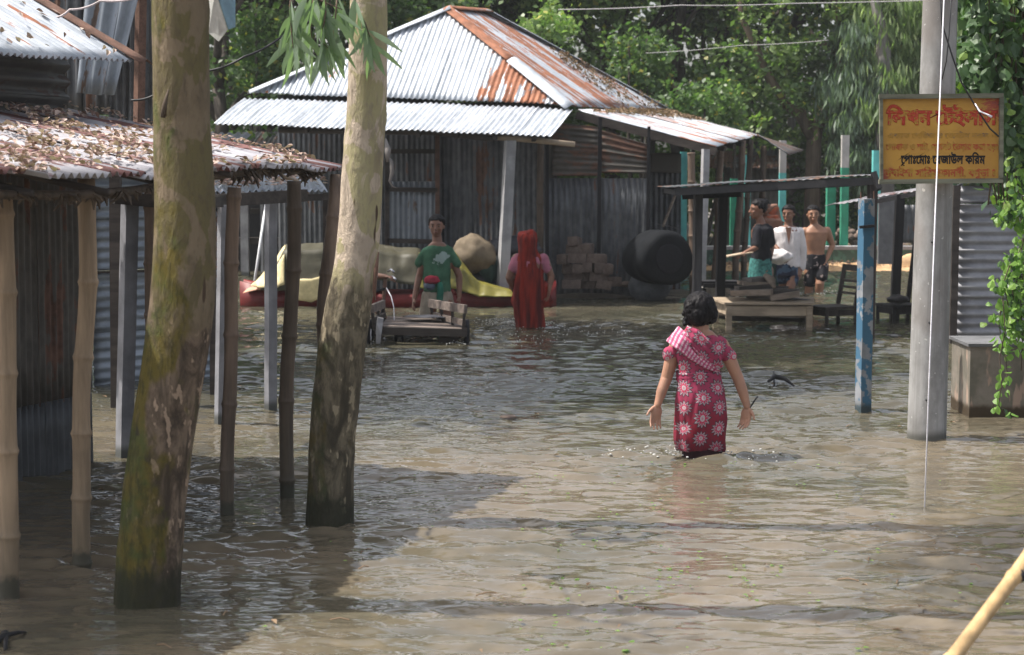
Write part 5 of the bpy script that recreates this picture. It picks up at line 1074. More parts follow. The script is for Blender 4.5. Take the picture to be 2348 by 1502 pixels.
finish_body(m, 'blouse', m_cloth('pink_blouse', (.36, .13, .18)), PR, .009, 2, .008, 4)
t = NT('red_sari'); v = t.co(); z = t.sep(v)[2]; c = t.mix(t.ramp(t.noise(t.scale(v, (18, 18, 2)), 1., 4), .35, .65), (.07, .006, .006), (.25, .022, .012)); t.bump(t.noise(t.scale(v, (22, 22, 2.5)), 1., 3), .8, .02); RSARI = t.fin(c, .8, 0, .2)
m = MB(); sec = [(1215, 775, .15, .12), (1217, 745, .155, .13), (1212, 715, .16, .13), (1209, 690, .172, .135), (1213, 655, .168, .125), (1216, 620, .155, .12), (1214, 597, .150, .11), (1213, 582, .100, .10), (1212, 568, .088, .105), (1211, 550, .096, .118), (1211, 538, .085, .10), (1211, 532, .045, .055)]
m.loft([(A_(x, y), a_, b_) for x, y, a_, b_ in sec], 36); m.ball(A_(1211, 549), (.103, .123, .10), 20, 14); chain(m, [A_(1240, 640), A_(1255, 685), A_(1262, 700)], [.05, .05, .03])
finish_body(m, 'sari', RSARI, PR, .008, 2, .032, 7, foldscale=(15, 12, 1.5))
sheet(PR, 'sari_end', [[A_(1248, 706, -.05), A_(1262, 704, -.02), A_(1270, 692, 0)], [A_(1240, 690, -.1), A_(1252, 690, -.08), A_(1268, 688, -.04)]], RSARI, .02, 3, 8)
# --- general clothed man from pixel joints
def man(label, Y, sk, hd_, hs, yaw, neck, torso, arms, legs, shirt=None, lower=None, extra=None, seed=1, tilt=(0, 0), tops=None):
    L_ = lambda px, py, dy=0.: P(px, py, Y + dy)
    bx_ = L_(*neck[:2]); root = empty('person', (bx_.x, Y, -.5), label, 'person'); m = MB(); q, Mh = head(m, L_(*hd_), hs, yaw, tilt)
    chain(m, [L_(hd_[0], hd_[1] + hs * .2 / Y * F, .01), L_(*neck)], [.05, .058]); m.loft([(L_(x, y, 0), a, b) for x, y, a, b in torso], 24)
    for ar in arms:
        js = [L_(*j) for j in ar['j']]; chain(m, js, ar.get('r', [.05, .037, .026]))
        if ar.get('h'): hand(m, js[-1], js[-1] - js[-2] + Vector(ar['h']), ar.get('n', (0, 1, 0)), 1., .25, ar.get('c', .4), ar.get('t', 1), .0095)
    for lg in legs: chain(m, [L_(*j) for j in lg], [.088, .062, .058, .045][:len(lg)])
    finish_body(m, 'body', sk, root, .008, 2); face(root, q, Mh, hs); hair_short(root, q, Mh, hs, seed)
    if shirt:
        m = MB(); m.loft([(L_(x, y), a, b) for x, y, a, b in shirt['t']], 28)
        for a, b, r0, r1 in shirt['s']: chain(m, [L_(*a), L_(*b)], [r0, r1])
        finish_body(m, 'shirt', shirt['m'], root, .008, 2, .012, seed, foldscale=(11, 9, 5))
    if lower:
        m = MB(); m.loft([(L_(x, y), a, b) for x, y, a, b in lower['t']], 24)
        for lg in lower['l']: chain(m, [L_(*j) for j in lg[0]], lg[1])
        finish_body(m, 'shorts', lower['m'], root, .008, 2, .012, seed + 3, foldscale=(11, 9, 4))
    return root, L_, q, Mh
# boy in green behind the cart
t = NT('green_print_shirt'); v = t.co(); x, y, z = t.sep(v); a = t.noise(v, 16., 4, .6); cg = t.mix(t.ramp(t.noise(v, 7., 4), .35, .65), (.035, .095, .055), (.06, .15, .09))
bc_ = P(1012, 592, 21.9); dx_ = t.m('DIVIDE', t.m('SUBTRACT', x, bc_.x), .115); dz_ = t.m('DIVIDE', t.m('SUBTRACT', z, t.m('ADD', bc_.z, t.m('MULTIPLY', t.m('SUBTRACT', x, bc_.x), .5))), .085); rr_ = t.m('ADD', t.m('MULTIPLY', dx_, dx_), t.m('MULTIPLY', dz_, dz_))
mk_ = t.m('MULTIPLY', t.m('LESS_THAN', t.m('ADD', rr_, t.m('MULTIPLY', a, 2.4)), 1.75), t.m('LESS_THAN', y, 21.9)); cg = t.mix(t.m('MULTIPLY', mk_, .75), cg, (.36, .44, .42)); t.bump(t.noise(t.scale(v, (20, 20, 9)), 1., 3), .6, .012); GRSH = t.fin(cg, .9, 0, .15)
BEIGE = m_cloth('beige_cloth', (.33, .28, .22)); 
boy, L_, qb, Mb = man('boy in a dark green printed T-shirt standing behind the wooden cart', 21.9, SKIN2, (1001, 519), .245, -.08, (1003, 562), [(1003, 700, .12, .09), (1003, 640, .135, .095), (1003, 590, .165, .10), (1003, 566, .12, .08), (1003, 556, .075, .065)],
    [dict(j=[(976, 580), (961, 636, .02), (950, 684, -.05)], r=[.046, .040, .029], h=(0, -.02, -.02), n=(1, .2, 0)), dict(j=[(1032, 580), (1053, 634, .02), (1053, 680, -.03)], r=[.046, .040, .028], h=(0, -.02, -.02), n=(-1, .2, 0), t=-1)],
    [[(985, 690), (982, 760), (982, 850)], [(1022, 690), (1026, 760), (1026, 850)]],
    dict(m=GRSH, t=[(1003, 668, .155, .115), (1002, 645, .150, .112), (1002, 615, .155, .112), (1003, 585, .168, .108), (1003, 571, .160, .096), (1003, 563, .115, .08)], s=[((979, 577), (962, 603), .058, .053), ((1028, 577), (1048, 604), .058, .053)]),
    dict(m=BEIGE, t=[(1003, 690, .15, .11), (1003, 660, .145, .105)], l=[([(984, 680), (980, 722)], [.09, .088]), ([(1022, 680), (1027, 700)], [.088, .08])]), seed=11)
lump('waist_knot', P(990, 642, 21.77), (.09, .05, .05), m_cloth('red_knot', (.30, .03, .05)), None, None, 6, boy); lump('waist_cloth', P(985, 655, 21.78), (.06, .045, .05), m_cloth('blue_check', (.10, .12, .16)), None, None, 7, boy)
MB().tube([P(1008, 648, 21.78), P(1010, 665, 21.76), P(1008, 690, 21.77), P(1008, 702, 21.78)], [.03, .038, .036, .03], 10).obj('hanging_cloth', m_cloth('green_cloth', (.02, .12, .08)), boy, True)
# hand on the handlebar: a man hidden behind the pale trunk
man('man almost hidden behind the pale trunk, hand on the cart handlebar', 21.5, SKIN2, (812, 525), .23, .4, (810, 572), [(810, 700, .12, .09), (810, 640, .14, .1), (810, 590, .16, .1), (810, 572, .08, .06)],
    [dict(j=[(828, 590), (838, 630, -.1), (884, 634, -.3)], r=[.05, .038, .028], h=(.02, 0, -.01), n=(0, 0, -1), c=.8)], [[(805, 700), (805, 850)], [(822, 700), (822, 850)]],
    dict(m=m_cloth('brown_shirt', (.10, .07, .05)), t=[(810, 670, .145, .105), (810, 620, .15, .11), (810, 582, .155, .10)], s=[((826, 590), (834, 612), .058, .056)]), dict(m=DGREEN, t=[(810, 720, .15, .11), (810, 660, .14, .105)], l=[([(810, 700), (810, 760)], [.12, .12])]), seed=31)
# bare-chested man
SHT = m_cloth('dark_patterned_shorts', (.022, .022, .028)); m = MB(); t = NT('patterned_shorts'); v = t.co(); f = t.ramp(t.noise(v, 13., 2, .4, 1.), .60, .63); SHT = t.fin(t.mix(f, (.014, .014, .018), (.38, .30, .28)), .85, 0, .2)
shm, L_, q3, M3 = man('bare-chested man in dark patterned shorts walking through shallow water', 27.1, m_skin('skin_mid_brown', (.33, .17, .105)), (1864, 492), .245, -.02, (1868, 519), [(1872, 600, .125, .09), (1870, 575, .12, .085), (1870, 550, .150, .10), (1871, 532, .172, .10), (1870, 522, .12, .075), (1869, 515, .06, .055)],
    [dict(j=[(1845, 530), (1842, 556, .05), (1840, 582, .05)], r=[.055, .042, .03]), dict(j=[(1896, 529), (1909, 562, .03), (1897, 592, -.03)], r=[.057, .042, .030], h=(0, -.02, -.02), n=(-1, 0, 0))],
    [[(1858, 620), (1856, 648), (1853, 700)], [(1882, 620), (1880, 650, -.1), (1874, 700, .02)]], None,
    dict(m=SHT, t=[(1872, 615, .14, .105), (1872, 583, .132, .10)], l=[([(1860, 610), (1856, 648)], [.092, .085]), ([(1884, 610), (1884, 634, -.08)], [.095, .085])]), seed=5)
# man in white shirt
WSH = m_cloth('white_shirt', (.66, .62, .62), .08); t = NT('blue_print_lungi'); v = t.co(); f = t.ramp(t.noise(v, 9., 3), .5, .56); LUN = t.fin(t.mix(f, (.02, .025, .05), (.06, .10, .16)), .85, 0, .2)
wm, L_, q4, M4 = man('man in an open white shirt carrying a white bundle', 26.1, SKIN2, (1808, 491), .235, -.45, (1808, 518), [(1810, 600, .12, .09), (1808, 560, .14, .095), (1808, 530, .165, .095), (1808, 518, .09, .065)],
    [dict(j=[(1784, 530), (1776, 560), (1790, 584, -.15)], r=[.05, .038, .028], h=(.02, 0, -.01)), dict(j=[(1834, 530), (1841, 572, .02), (1836, 622, -.02)], r=[.05, .038, .028], h=(0, 0, -.02), n=(-1, 0, 0), t=-1)],
    [[(1798, 620), (1796, 660), (1796, 710)], [(1822, 620), (1812, 660, -.12), (1806, 700, -.05)]],
    dict(m=WSH, t=[(1812, 612, .145, .11), (1808, 585, .150, .112), (1806, 555, .165, .112), (1806, 532, .178, .105), (1807, 520, .12, .08)], s=[((1783, 532), (1776, 562), .062, .055), ((1834, 532), (1842, 572), .060, .052), ((1842, 572), (1838, 615), .052, .050)]),
    dict(m=LUN, t=[(1806, 632, .16, .13), (1808, 595, .14, .105)], l=[([(1798, 620), (1796, 640)], [.095, .09]), ([(1820, 620), (1816, 644, -.06)], [.09, .085])]), seed=6)
m = MB(); m.add([P(1801, 521, 25.96), P(1815, 521, 25.96), P(1812, 545, 25.945), P(1809, 562, 25.945)], [(0, 1, 2, 3)]); o = m.obj('open_collar', SKIN2, wm)
o2 = lump('cloth_bundle', P(1787, 588, 25.75), (.16, .10, .09), WSH, 'crumpled white cloth bundle held by the man in white', 'bundle', 8, am=.35)
# man in black T-shirt, profile to the left
PLD = m_cloth('teal_plaid', (.05, .17, .16), .4, 30)
bmn, L_, q5, M5 = man('man in a black T-shirt in left profile holding a flat sheet over the table', 25.4, SKIN2, (1738, 481), .26, -1.35, (1745, 512), [(1748, 600, .12, .10), (1746, 560, .13, .11), (1747, 530, .14, .12), (1746, 514, .08, .07)],
    [dict(j=[(1765, 530), (1768, 572, .02), (1762, 606, -.05)], r=[.055, .042, .03], h=(0, -.01, -.02), n=(-1, 0, 0)), dict(j=[(1735, 530, -.15), (1733, 568, -.25), (1708, 580, -.35)], r=[.05, .04, .028], h=(-.03, 0, 0), n=(0, 0, -1))],
    [[(1742, 620), (1742, 720)], [(1758, 620), (1758, 720)]],
    dict(m=m_cloth('black_shirt', (.012, .012, .016), .3), t=[(1746, 598, .135, .12), (1746, 570, .135, .12), (1748, 540, .145, .13), (1749, 524, .135, .12), (1747, 513, .08, .075)], s=[((1762, 528), (1768, 556), .068, .062), ((1737, 530, -.15), (1734, 562, -.235), .068, .060)]),
    dict(m=PLD, t=[(1742, 660, .17, .14), (1743, 625, .155, .13), (1745, 592, .138, .12)], l=[([(1742, 630), (1740, 660)], [.11, .11])]), seed=7)
setp(MB().beam(P(1664, 588, 25.05), P(1722, 578, 25.1), .22, .015).obj('flat_sheet', WOODP), 'thin flat sheet held out by the man in black', 'sheet')
# man in orange behind them
man('man in orange half hidden behind the man in black, arm raised', 27.6, SKIN2, (1752, 476), .23, .2, (1764, 505), [(1766, 620, .12, .09), (1766, 560, .14, .1), (1768, 505, .15, .1), (1768, 492, .08, .06)],
    [dict(j=[(1762, 480), (1778, 472, .0), (1788, 506, .0)], r=[.06, .042, .03], h=(0, 0, -.02)), dict(j=[(1752, 505), (1748, 545)], r=[.05, .04])], [[(1760, 620), (1760, 700)], [(1774, 620), (1774, 700)]],
    dict(m=m_cloth('orange_cloth', (.30, .08, .04)), t=[(1767, 540, .13, .10), (1768, 510, .14, .10), (1768, 494, .10, .08)], s=[((1768, 492), (1778, 478), .055, .05)]), dict(m=DGREEN, t=[(1768, 660, .15, .11), (1768, 560, .14, .1)], l=[([(1768, 640), (1768, 660)], [.12, .12])]), seed=17)
# person glimpsed between the posts on the left
man('person in a rust-red garment glimpsed between the left posts', 20.5, SKIN2, (489, 500), .23, .9, (489, 545), [(490, 700, .12, .09), (490, 600, .14, .1), (490, 555, .15, .1), (490, 545, .08, .06)], [dict(j=[(494, 562), (499, 610), (497, 650)], r=[.045, .035, .025], h=(0, 0, -.02))], [[(484, 700), (484, 820)], [(496, 700), (496, 820)]],
    dict(m=m_cloth('rust_cloth', (.28, .07, .03)), t=[(490, 640, .14, .10), (490, 590, .15, .1), (490, 552, .13, .09)], s=[((494, 562), (499, 595), .055, .05)]), dict(m=DARKT, t=[(490, 720, .15, .11), (490, 640, .14, .1)], l=[([(490, 700), (490, 740)], [.12, .12])]), seed=23)
# ------------------------------------------------------------------ table, planks, bench, chairs, canopies
TA = empty('wooden_table', G(1745, 755), 'pale wooden table standing in the water with a heap of planks on it', 'table')
yt = 21.5
m = MB(); tp_ = [P(1618, 676, 22.4), P(1650, 690, 21.5), P(1872, 700, 21.35), P(1858, 690, 22.3), P(1700, 671, 22.5)]
top = [(p.x, p.y, .345 + 0 * p.z) for p in [P(1618, 676, 22.35), P(1655, 692, 21.45), P(1872, 698, 21.35), P(1856, 688, 22.3)]]
zt = P(1760, 694, 21.4).z
poly = [Vector((P(1625, 690, 22.2).x, 22.25, zt)), Vector((P(1662, 690, 21.4).x, 21.4, zt)), Vector((P(1868, 690, 21.35).x, 21.35, zt)), Vector((P(1866, 690, 22.3).x, 22.3, zt))]
m.add([*poly, *[p - Vector((0, 0, .022)) for p in poly]], [(0, 1, 2, 3), (7, 6, 5, 4), (0, 4, 5, 1), (1, 5, 6, 2), (2, 6, 7, 3), (3, 7, 4, 0)]); m.obj('tabletop', WOODP, TA)
ins = [poly[0] + Vector((.08, -.05, 0)), poly[1] + Vector((.05, .05, 0)), poly[2] + Vector((-.05, .05, 0)), poly[3] + Vector((-.05, -.05, 0))]
for i in range(4):
    a, b = ins[i] - Vector((0, 0, .09)), ins[(i + 1) % 4] - Vector((0, 0, .09)); MB().beam(a, b, .025, .11).obj('apron', WOODP, TA); MB().box((ins[i].x, ins[i].y, (zt - .5) / 2 - .02), (.062, .062, zt + .5 - .03)).obj('leg', WOODP, TA)
pl_s = [(1733, 640, .28, .03, 22.0), (1735, 650, .34, .03, 21.95), (1728, 658, .40, .035, 21.9), (1745, 666, .60, .03, 21.9), (1724, 671, .45, .05, 21.7), (1790, 668, .42, .035, 21.8), (1765, 680, .50, .03, 21.75), (1800, 678, .32, .05, 21.65), (1700, 668, .3, .03, 22.1), (1755, 646, .22, .05, 22.1), (1718, 648, .25, .03, 22.0), (1776, 660, .3, .025, 22.0), (1815, 686, .4, .02, 21.9)]
rn = random.Random(2); MK = [m_wood('stacked_wood', (.13, .115, .105), .3, .8, 0), WOOD, m_wood('stacked_dark_wood', (.07, .06, .055), .3, .8, 0)]
pile = empty('plank_heap', (P(1745, 690, 21.9).x, 21.9, zt), 'untidy heap of short grey planks on the pale table', 'planks')
for i, (px, py, L, h, Y) in enumerate(pl_s): MB().box(P(px, py, Y), (L, .16, h + .01), Matrix.Rotation(rn.gauss(0, .28), 3, 'Z') @ Matrix.Rotation(rn.gauss(0, .05), 3, 'Y')).obj('plank', MK[i % 3], pile)
MB().tube([P(1755, 632, 22.0), P(1768, 642, 21.9), P(1776, 660, 21.8)], [.03, .05, .02], 7).obj('wood_offcut', MK[1], pile, True)
setp(MB().box(P(1683, 676, 21.75), (.12, .1, .012)).obj('small_slate', CHAR), 'small dark slab lying on the left end of the table', 'slab')
BE = empty('bench', G(1760, 738), 'long low grey bench in the water just behind the pale table', 'bench')
a, b = P(1600, 716, 22.9), P(1852, 724, 22.6); MB().beam(a, b, .26, .035).obj('seat', WOOD, BE); MB().beam(a - Vector((0, .08, .10)), b - Vector((0, .08, .10)), .025, .15).obj('apron', WOODD, BE)
for f in (.06, .5, .94): p = a.lerp(b, f); MB().box((p.x, p.y, -.17), (.05, .2, .62)).obj('leg', WOODD, BE)
MB().box(P(1795, 717, 22.7), (.35, .2, .02)).obj('loose_board', WOODD, BE)
MB
bl = empty('concrete_block', (P(1645, 672, 24.0).x, 24.0, 0), 'pale low wall of two concrete blocks behind the table', 'blocks')
for px, w in ((1618, 40), (1666, 52)): p = P(px, 672, 24.0); MB().box((p.x, 24.0, -.12), (w * 24. / F, .2, (P(px, 659, 24.).z + .12) * 2)).obj('block', m_conc('pale_block', (.42, .39, .34), .2, False), bl)
bk = empty('dark_trestle', (P(1650, 650, 23.6).x, 23.6, 0), 'black shallow trough propped behind the pale blocks', 'trough')
MB().beam(P(1604, 648, 23.7), P(1693, 648, 23.7), .3, .05).obj('top', CHAR, bk); MB().beam(P(1612, 654, 23.6), P(1686, 655, 23.6), .2, .05).obj('base', CHAR, bk)
for px in (1615, 1682): MB().box((P(px, 650, 23.7).x, 23.75, -.05), (.04, .2, .7)).obj('leg', CHAR, bk)
def chair(base, yaw, label, k=1., mat=CHAR, dark=True):
    r = empty('wooden_chair', (base[0], base[1], -.42), label, 'chair', 'wooden chairs standing in the flood'); M_ = Matrix.Rotation(yaw, 3, 'Z'); o_ = Vector((base[0], base[1], 0)); q = lambda x, y, z: o_ + M_ @ Vector((x, y, 0)) * k + Vector((0, 0, z))
    zs = base[2]; zb = base[3]
    vs = [q(-.22, -.22, zs), q(.22, -.22, zs), q(.19, .2, zs), q(-.19, .2, zs)]; MB().add(vs + [v_ - Vector((0, 0, .03)) for v_ in vs], [(0, 1, 2, 3), (7, 6, 5, 4), (0, 4, 5, 1), (1, 5, 6, 2), (2, 6, 7, 3), (3, 7, 4, 0)]).obj('seat', mat, r)
    for x in (-1, 1):
        MB().beam(q(x * .19, -.19, -.42), q(x * .19, -.19, zs - .03), .038, .038, (0, 1, 0)).obj('leg', mat, r); MB().beam(q(x * .17, .20, -.42), q(x * .17, .19, zs), .04, .04, (0, 1, 0)).obj('leg', mat, r); MB().beam(q(x * .17, .19, zs), q(x * .165, .27, zb), .05, .032, (0, 1, 0)).obj('back_post', mat, r)
        MB().beam(q(x * .185, -.19, zs - .07), q(x * .17, .19, zs - .07), .02, .07).obj('apron', mat, r)
    MB().beam(q(-.19, -.19, zs - .07), q(.19, -.19, zs - .07), .02, .07).obj('apron', mat, r)
    for f in (.93, .60, .45, .30): MB().beam(q(-.165, .19 + .08 * f, zs + (zb - zs) * f), q(.165, .19 + .08 * f, zs + (zb - zs) * f), .014, .07 if f > .9 else .028).obj('slat', mat, r)
    return r
CHR = m_wood('chair_wood', (.055, .045, .04), .35, .6, 2)
pc1 = P(1915, 700, 22.2); chair((pc1.x - .02, 22.3, P(1915, 702, 22.2).z, P(1950, 610, 22.2).z), -1.15, 'dark slatted wooden chair between the table and the blue post', 1.05, CHR)
pc2 = P(2065, 700, 22.6); chair((pc2.x + .0, 22.6, P(2060, 698, 22.5).z, P(2100, 560, 22.6).z), -1.25, 'black wooden chair half hidden behind the utility pole', 1., CHAR)
lump('dark_bag', P(2058, 686, 22.4), (.12, .12, .05), CHAR, 'black bag lying on the seat of the chair by the utility pole', 'bag', 4)
ST = empty('canopy_stall', down(1800, 750, 22.0), 'open stall with a thin black sloping roof on dark posts over the table', 'stall')
def slab(name, pts, th, mat, par, edge=None):
    pts = [Vector(p) for p in pts]; n = len(pts); vs = pts + [p - Vector((0, 0, th)) for p in pts]
    return MB().add(vs, [tuple(range(n)), tuple(range(n, 2 * n))[::-1]] + [(i, i + n, (i + 1) % n + n, (i + 1) % n) for i in range(n)]).obj(name, mat, par)
ca, cb = P(1536, 432, 20.9), P(2012, 404, 20.2); bkv = Vector((.05, 2.6, -.02))
corr(ST, 'roof_sheet', ca + Vector((0, 0, .012)), cb + Vector((0, 0, .012)), cb + bkv, ca + bkv, 4, [.4, .2, .5], seed=91, mat=TINW, pitch=.076, amp=.004, sag=.004)
DKB = m_plain('tarred_board', (.03, .028, .03), .5, .3, 9)
MB().beam(ca + Vector((.06, .02, -.04)), cb + Vector((0, .02, -.045)), .03, .075).obj('fascia', DKB, ST); MB().beam(P(1548, 445, 20.9) + bkv * .9, cb + bkv * .9 - Vector((0, 0, .06)), .03, .07).obj('fascia', DKB, ST)
for f in (.02, .25, .5, .75, .97): a = ca.lerp(cb, f); MB().beam(a + Vector((.05, .02, -.05)), a + bkv - Vector((-.05, .1, .05)), .04, .05).obj('rafter', DKB, ST)
MB().beam(P(1565, 448, 21.6), P(1700, 442, 21.4), .05, .09).obj('beam', CHAR, ST)
sq_post(ST, 'post', down(1596, 690, 21.3), P(1601, 446, 21.3), .085, m_wood('smoky_post', (.06, .055, .055), .4, .7, 2), rot=.2); sq_post(ST, 'post', down(1648, 652, 23.0), P(1658, 440, 23.0), .10, CHAR, rot=.1)
sq_post(ST, 'post', down(1992, 820, 18.6 + 1.6), P(2001, 418, 20.3), .085, m_wood('stall_corner_post', (.045, .035, .033), .4, .7, 2), rot=.2); MB().beam(P(2003, 396, 20.15), P(2016, 435, 20.1), .05, .10, (0, 1, 0)).obj('bracket', CHAR, ST)
MB().beam(P(1640, 440, 22.9), P(2010, 418, 22.6), .04, .06).obj('beam', CHAR, ST)
S2 = empty('canopy_stall', down(2050, 700, 24.0), 'second open stall with a dull pinkish sloping roof behind the blue post', 'stall')
a, b = P(1926, 468, 23.2), P(2145, 428, 22.6); corr(S2, 'roof_sheet', a, b, b + Vector((.1, 1.8, -.05)), a + Vector((.1, 1.8, -.06)), 3, [.35, .55], seed=92, mat=TINL, amp=.005, dim=.45)
MB().beam(P(1960, 466, 23.0) + Vector((0, 0, -.03)), P(2140, 437, 22.6), .03, .05).obj('fascia', DKB, S2)
sq_post(S2, 'post', down(2048, 690, 22.8), P(2064, 446, 22.8), .10, CHAR); sq_post(S2, 'post', down(2150, 690, 24.6), P(2152, 444, 24.6), .08, CHAR)
# ------------------------------------------------------------------ behind: low wall, painted pillars, rubble, sand
GW = empty('low_wall', (P(1850, 600, 33.3).x, 33.3, 0), 'low mossy green plinth wall of an unfinished building', 'wall')
zt2 = P(1850, 572, 33.3).z; zb2 = -.4
for (xa, xb) in ((1540, 1660), (1662, 1905), (1907, 2260)):
    pa_, pb_ = P(xa, 572, 33.3), P(xb, 570, 33.3); MB().box(((pa_.x + pb_.x) / 2, 33.3, (zt2 + zb2) / 2), (pb_.x - pa_.x, .22, zt2 - zb2)).obj('wall_section', WGREEN, GW); MB().box(((pa_.x + pb_.x) / 2, 33.29, zt2 + .03), (pb_.x - pa_.x - .01, .27, .06)).obj('coping', CONC, GW)
pil = [(1484, 462, 33.6, 14, TURQ, 'hidden left-most slice beside the black tank'), (1566, 348, 33.4, 15, TURQ, 'left of the bamboo verandah posts'), (1682, 410, 33.6, 18, GREENP, 'green one behind the black T-shirt man'), (1712, 355, 33.5, 14, TURQ, 'behind the head of the man in black'), (1792, 322, 33.5, 15, TURQ, 'with a broken pale top above the man in white'), (1903, 428, 33.8, 20, GREENP, 'green one right of the bare-chested man'), (1934, 310, 33.5, 17, GREENP, 'green one with a tall whitish top'), (2006, 345, 33.6, 18, TURQ, 'beside the signboard'), (2186, 425, 33.4, 18, GREENP, 'between the utility pole and the hut'), (1650, 395, 34.6, 12, GREENP, 'thin one behind the black stall post')]
for i, (px, py, Y, w, mt, lab) in enumerate(pil):
    r = empty('painted_pillar', (P(px, 600, Y).x, Y, -.3), 'square painted concrete pillar, ' + lab, 'pillar', 'unfinished painted concrete pillars'); tz = P(px, py, Y).z; wd = w * Y / F; x = P(px, 600, Y).x
    cutz = tz - .55 if px in (1934, 1792) else tz
    MB().box((x, Y, (cutz - .3) / 2), (wd, wd, cutz + .3)).obj('shaft', mt, r)
    if cutz < tz: MB().box((x, Y, (cutz + tz) / 2), (wd * .98, wd * .98, tz - cutz)).obj('bare_top', m_conc('pale_render', (.46, .44, .42), .2, False), r)
rn = random.Random(31)
RBH = empty('rubble_heap', P(1960, 565, 34.2), 'heap of pinkish broken bricks and stones behind the green wall', 'rubble')
for k in range(60):
    x = rn.uniform(1895, 2085); h = 55 * math.exp(-((x - 1950) / 42) ** 2) + 14 * math.exp(-((x - 2055) / 40) ** 2); y = 570 - rn.uniform(0, h) ; lump('stone', P(x, y, 34.2 + rn.uniform(-.2, .3)), (rn.uniform(.05, .10), rn.uniform(.05, .1), rn.uniform(.04, .08)), rn.choice((RUBBLE, BRICK, CANVAS)), None, None, k, RBH, .35, 8)
lump('sand_pile', P(2088, 612, 32.9), (.32, .3, .22), SAND, 'small orange sand pile against the green wall near the pole', 'sand pile', 3, None, .15)
m = MB(); vs = []
nx = 90
for i in range(nx + 1):
    px = 1500 + (2200 - 1500) * i / nx; p = P(px, 600, 33.0)
    for j, (dy, z) in enumerate(((-.75, -.03), (-.45, .03), (-.12, .08), (.16, .10))): vs.append((p.x, 33.0 + dy + .10 * nz(px * .03, j), z + .03 * nz(px * .05, j * 3.) - (.06 if px < 1640 else 0)))
m.add(vs, [(i * 4 + j, (i + 1) * 4 + j, (i + 1) * 4 + j + 1, i * 4 + j + 1) for i in range(nx) for j in range(3)]); o = m.obj('sand_bank', SAND, None, True); o['kind'] = 'structure'
# straw and leaf fringe on the bank
leaf_cloud('straw', np.array([tuple(P(rn.uniform(1640, 2120), 606, 32.9 + rn.uniform(-.3, .2)) * 1.0) for _ in range(150)]) * np.array([1, 1, 0]) + np.array([0, 0, .08]), .12, 8, .08, LITTER, None, .4)['kind'] = 'stuff'
# sheds further back
DH = empty('far_hut', (P(1740, 330, 36.5).x, 36.5, 0), 'small dark grey tin hut with a vertical ribbed gable among the trees', 'hut')
corr(DH, 'wall_sheet', P(1718, 420, 36.5), P(1775, 420, 36.5), P(1790, 282, 36.5), P(1708, 276, 36.5), 3, [.1], seed=95, mat=TINW, pitch=.11, amp=.014)
corr(DH, 'wall_sheet', P(1640, 600, 35.8), P(1790, 600, 35.8), P(1790, 372, 35.8), P(1640, 372, 35.8), 4, [.3, .2], seed=96, mat=TIND, pitch=.12, amp=.014)
MB().beam(P(1706, 276, 36.4), P(1792, 283, 36.4), .06, .06).obj('ridge', WOOD, DH); corr(DH, 'roof_sheet', P(1620, 385, 35.4), P(1810, 385, 35.4), P(1800, 345, 36.9), P(1630, 345, 36.9), 3, [.7, .5], seed=97, mat=TINW)
FH = empty('far_shop', (P(610, 560, 33).x, 33.0, 0), 'dark shop front with grey pillars seen between the left posts', 'shop')
for px, w in ((562, 18), (602, 6), (650, 14)): p = P(px, 560, 31.0); MB().box((p.x, 31.0, .5), (w * 31 / F, .15, 2.4)).obj('pillar', CONC, FH)
MB().box((P(580, 560, 32.5).x, 32.5, .75), (2.6, .1, 2.5)).obj('back_wall', CHAR, FH); MB().box((P(580, 560, 31.2).x, 31.2, P(580, 484, 31.2).z), (2.2, .1, .08)).obj('shelf', WOODD, FH); MB().box((P(580, 560, 31.2).x, 31.2, P(580, 552, 31.2).z), (2.2, .3, .10)).obj('counter', WOODD, FH)
corr(FH, 'roof_sheet', (P(490, 440, 30.2).x, 30.2, 1.75), (P(680, 440, 30.2).x, 30.2, 1.75), (P(680, 440, 30.2).x, 33, 2.3), (P(490, 440, 30.2).x, 33, 2.3), 3, [.4], seed=98, mat=TINW)
RH = empty('far_stall', (P(2060, 540, 31).x, 31.0, 0), 'shadowed stall walls behind the second canopy', 'stall')
corr(RH, 'wall_sheet', P(2062, 560, 31.), P(2120, 560, 31.), P(2120, 470, 31.), P(2062, 470, 31.), 2, [.2], seed=99, mat=TINW, pitch=.1); MB().box((P(2037, 520, 30.9).x, 30.9, .75), (.32, .1, 1.1)).obj('panel', CONCD, RH)
# ------------------------------------------------------------------ wires
def wire(pts, r, label, mat=BLACKC):
    q = []
    for (a, b) in zip(pts, pts[1:]):
        a, b = Vector(a), Vector(b)
        for k in range(8): f = k / 8; q.append(a.lerp(b, f) - Vector((0, 0, .5 * f * (1 - f) * .12)))
    q.append(Vector(pts[-1])); setp(MB().tube(q, r, 5).obj('overhead_wire', mat, None, True), label, 'wire')
GW_ = m_plain('wire_grey', (.30, .29, .29), .5, .1)
wire([P(1280, 22, 31), P(1560, 12, 30.), P(1820, 8, 29.5), P(2400, -10, 28)], .008, 'grey overhead wire crossing in front of the trees at the top', GW_)
wire([P(1480, 122, 34), P(1700, 104, 33.), P(1900, 92, 32.)], .006, 'second thin grey wire below the top one', GW_)
wire([P(120, 40, 12.), P(160, 22, 12.), P(230, 2, 12.), P(330, -10, 12.)], .007, 'pair of pale cables above the barn at the upper left', m_plain('pale_cable', (.42, .36, .36), .5))
wire([P(300, 230, 13.8), P(360, 215, 13.8), P(480, 162, 14.), P(560, 130, 14.), P(645, 85, 14.2), P(720, 40, 14.5)], .009, 'black drooping cable between the mossy trunk and the leaf spray')
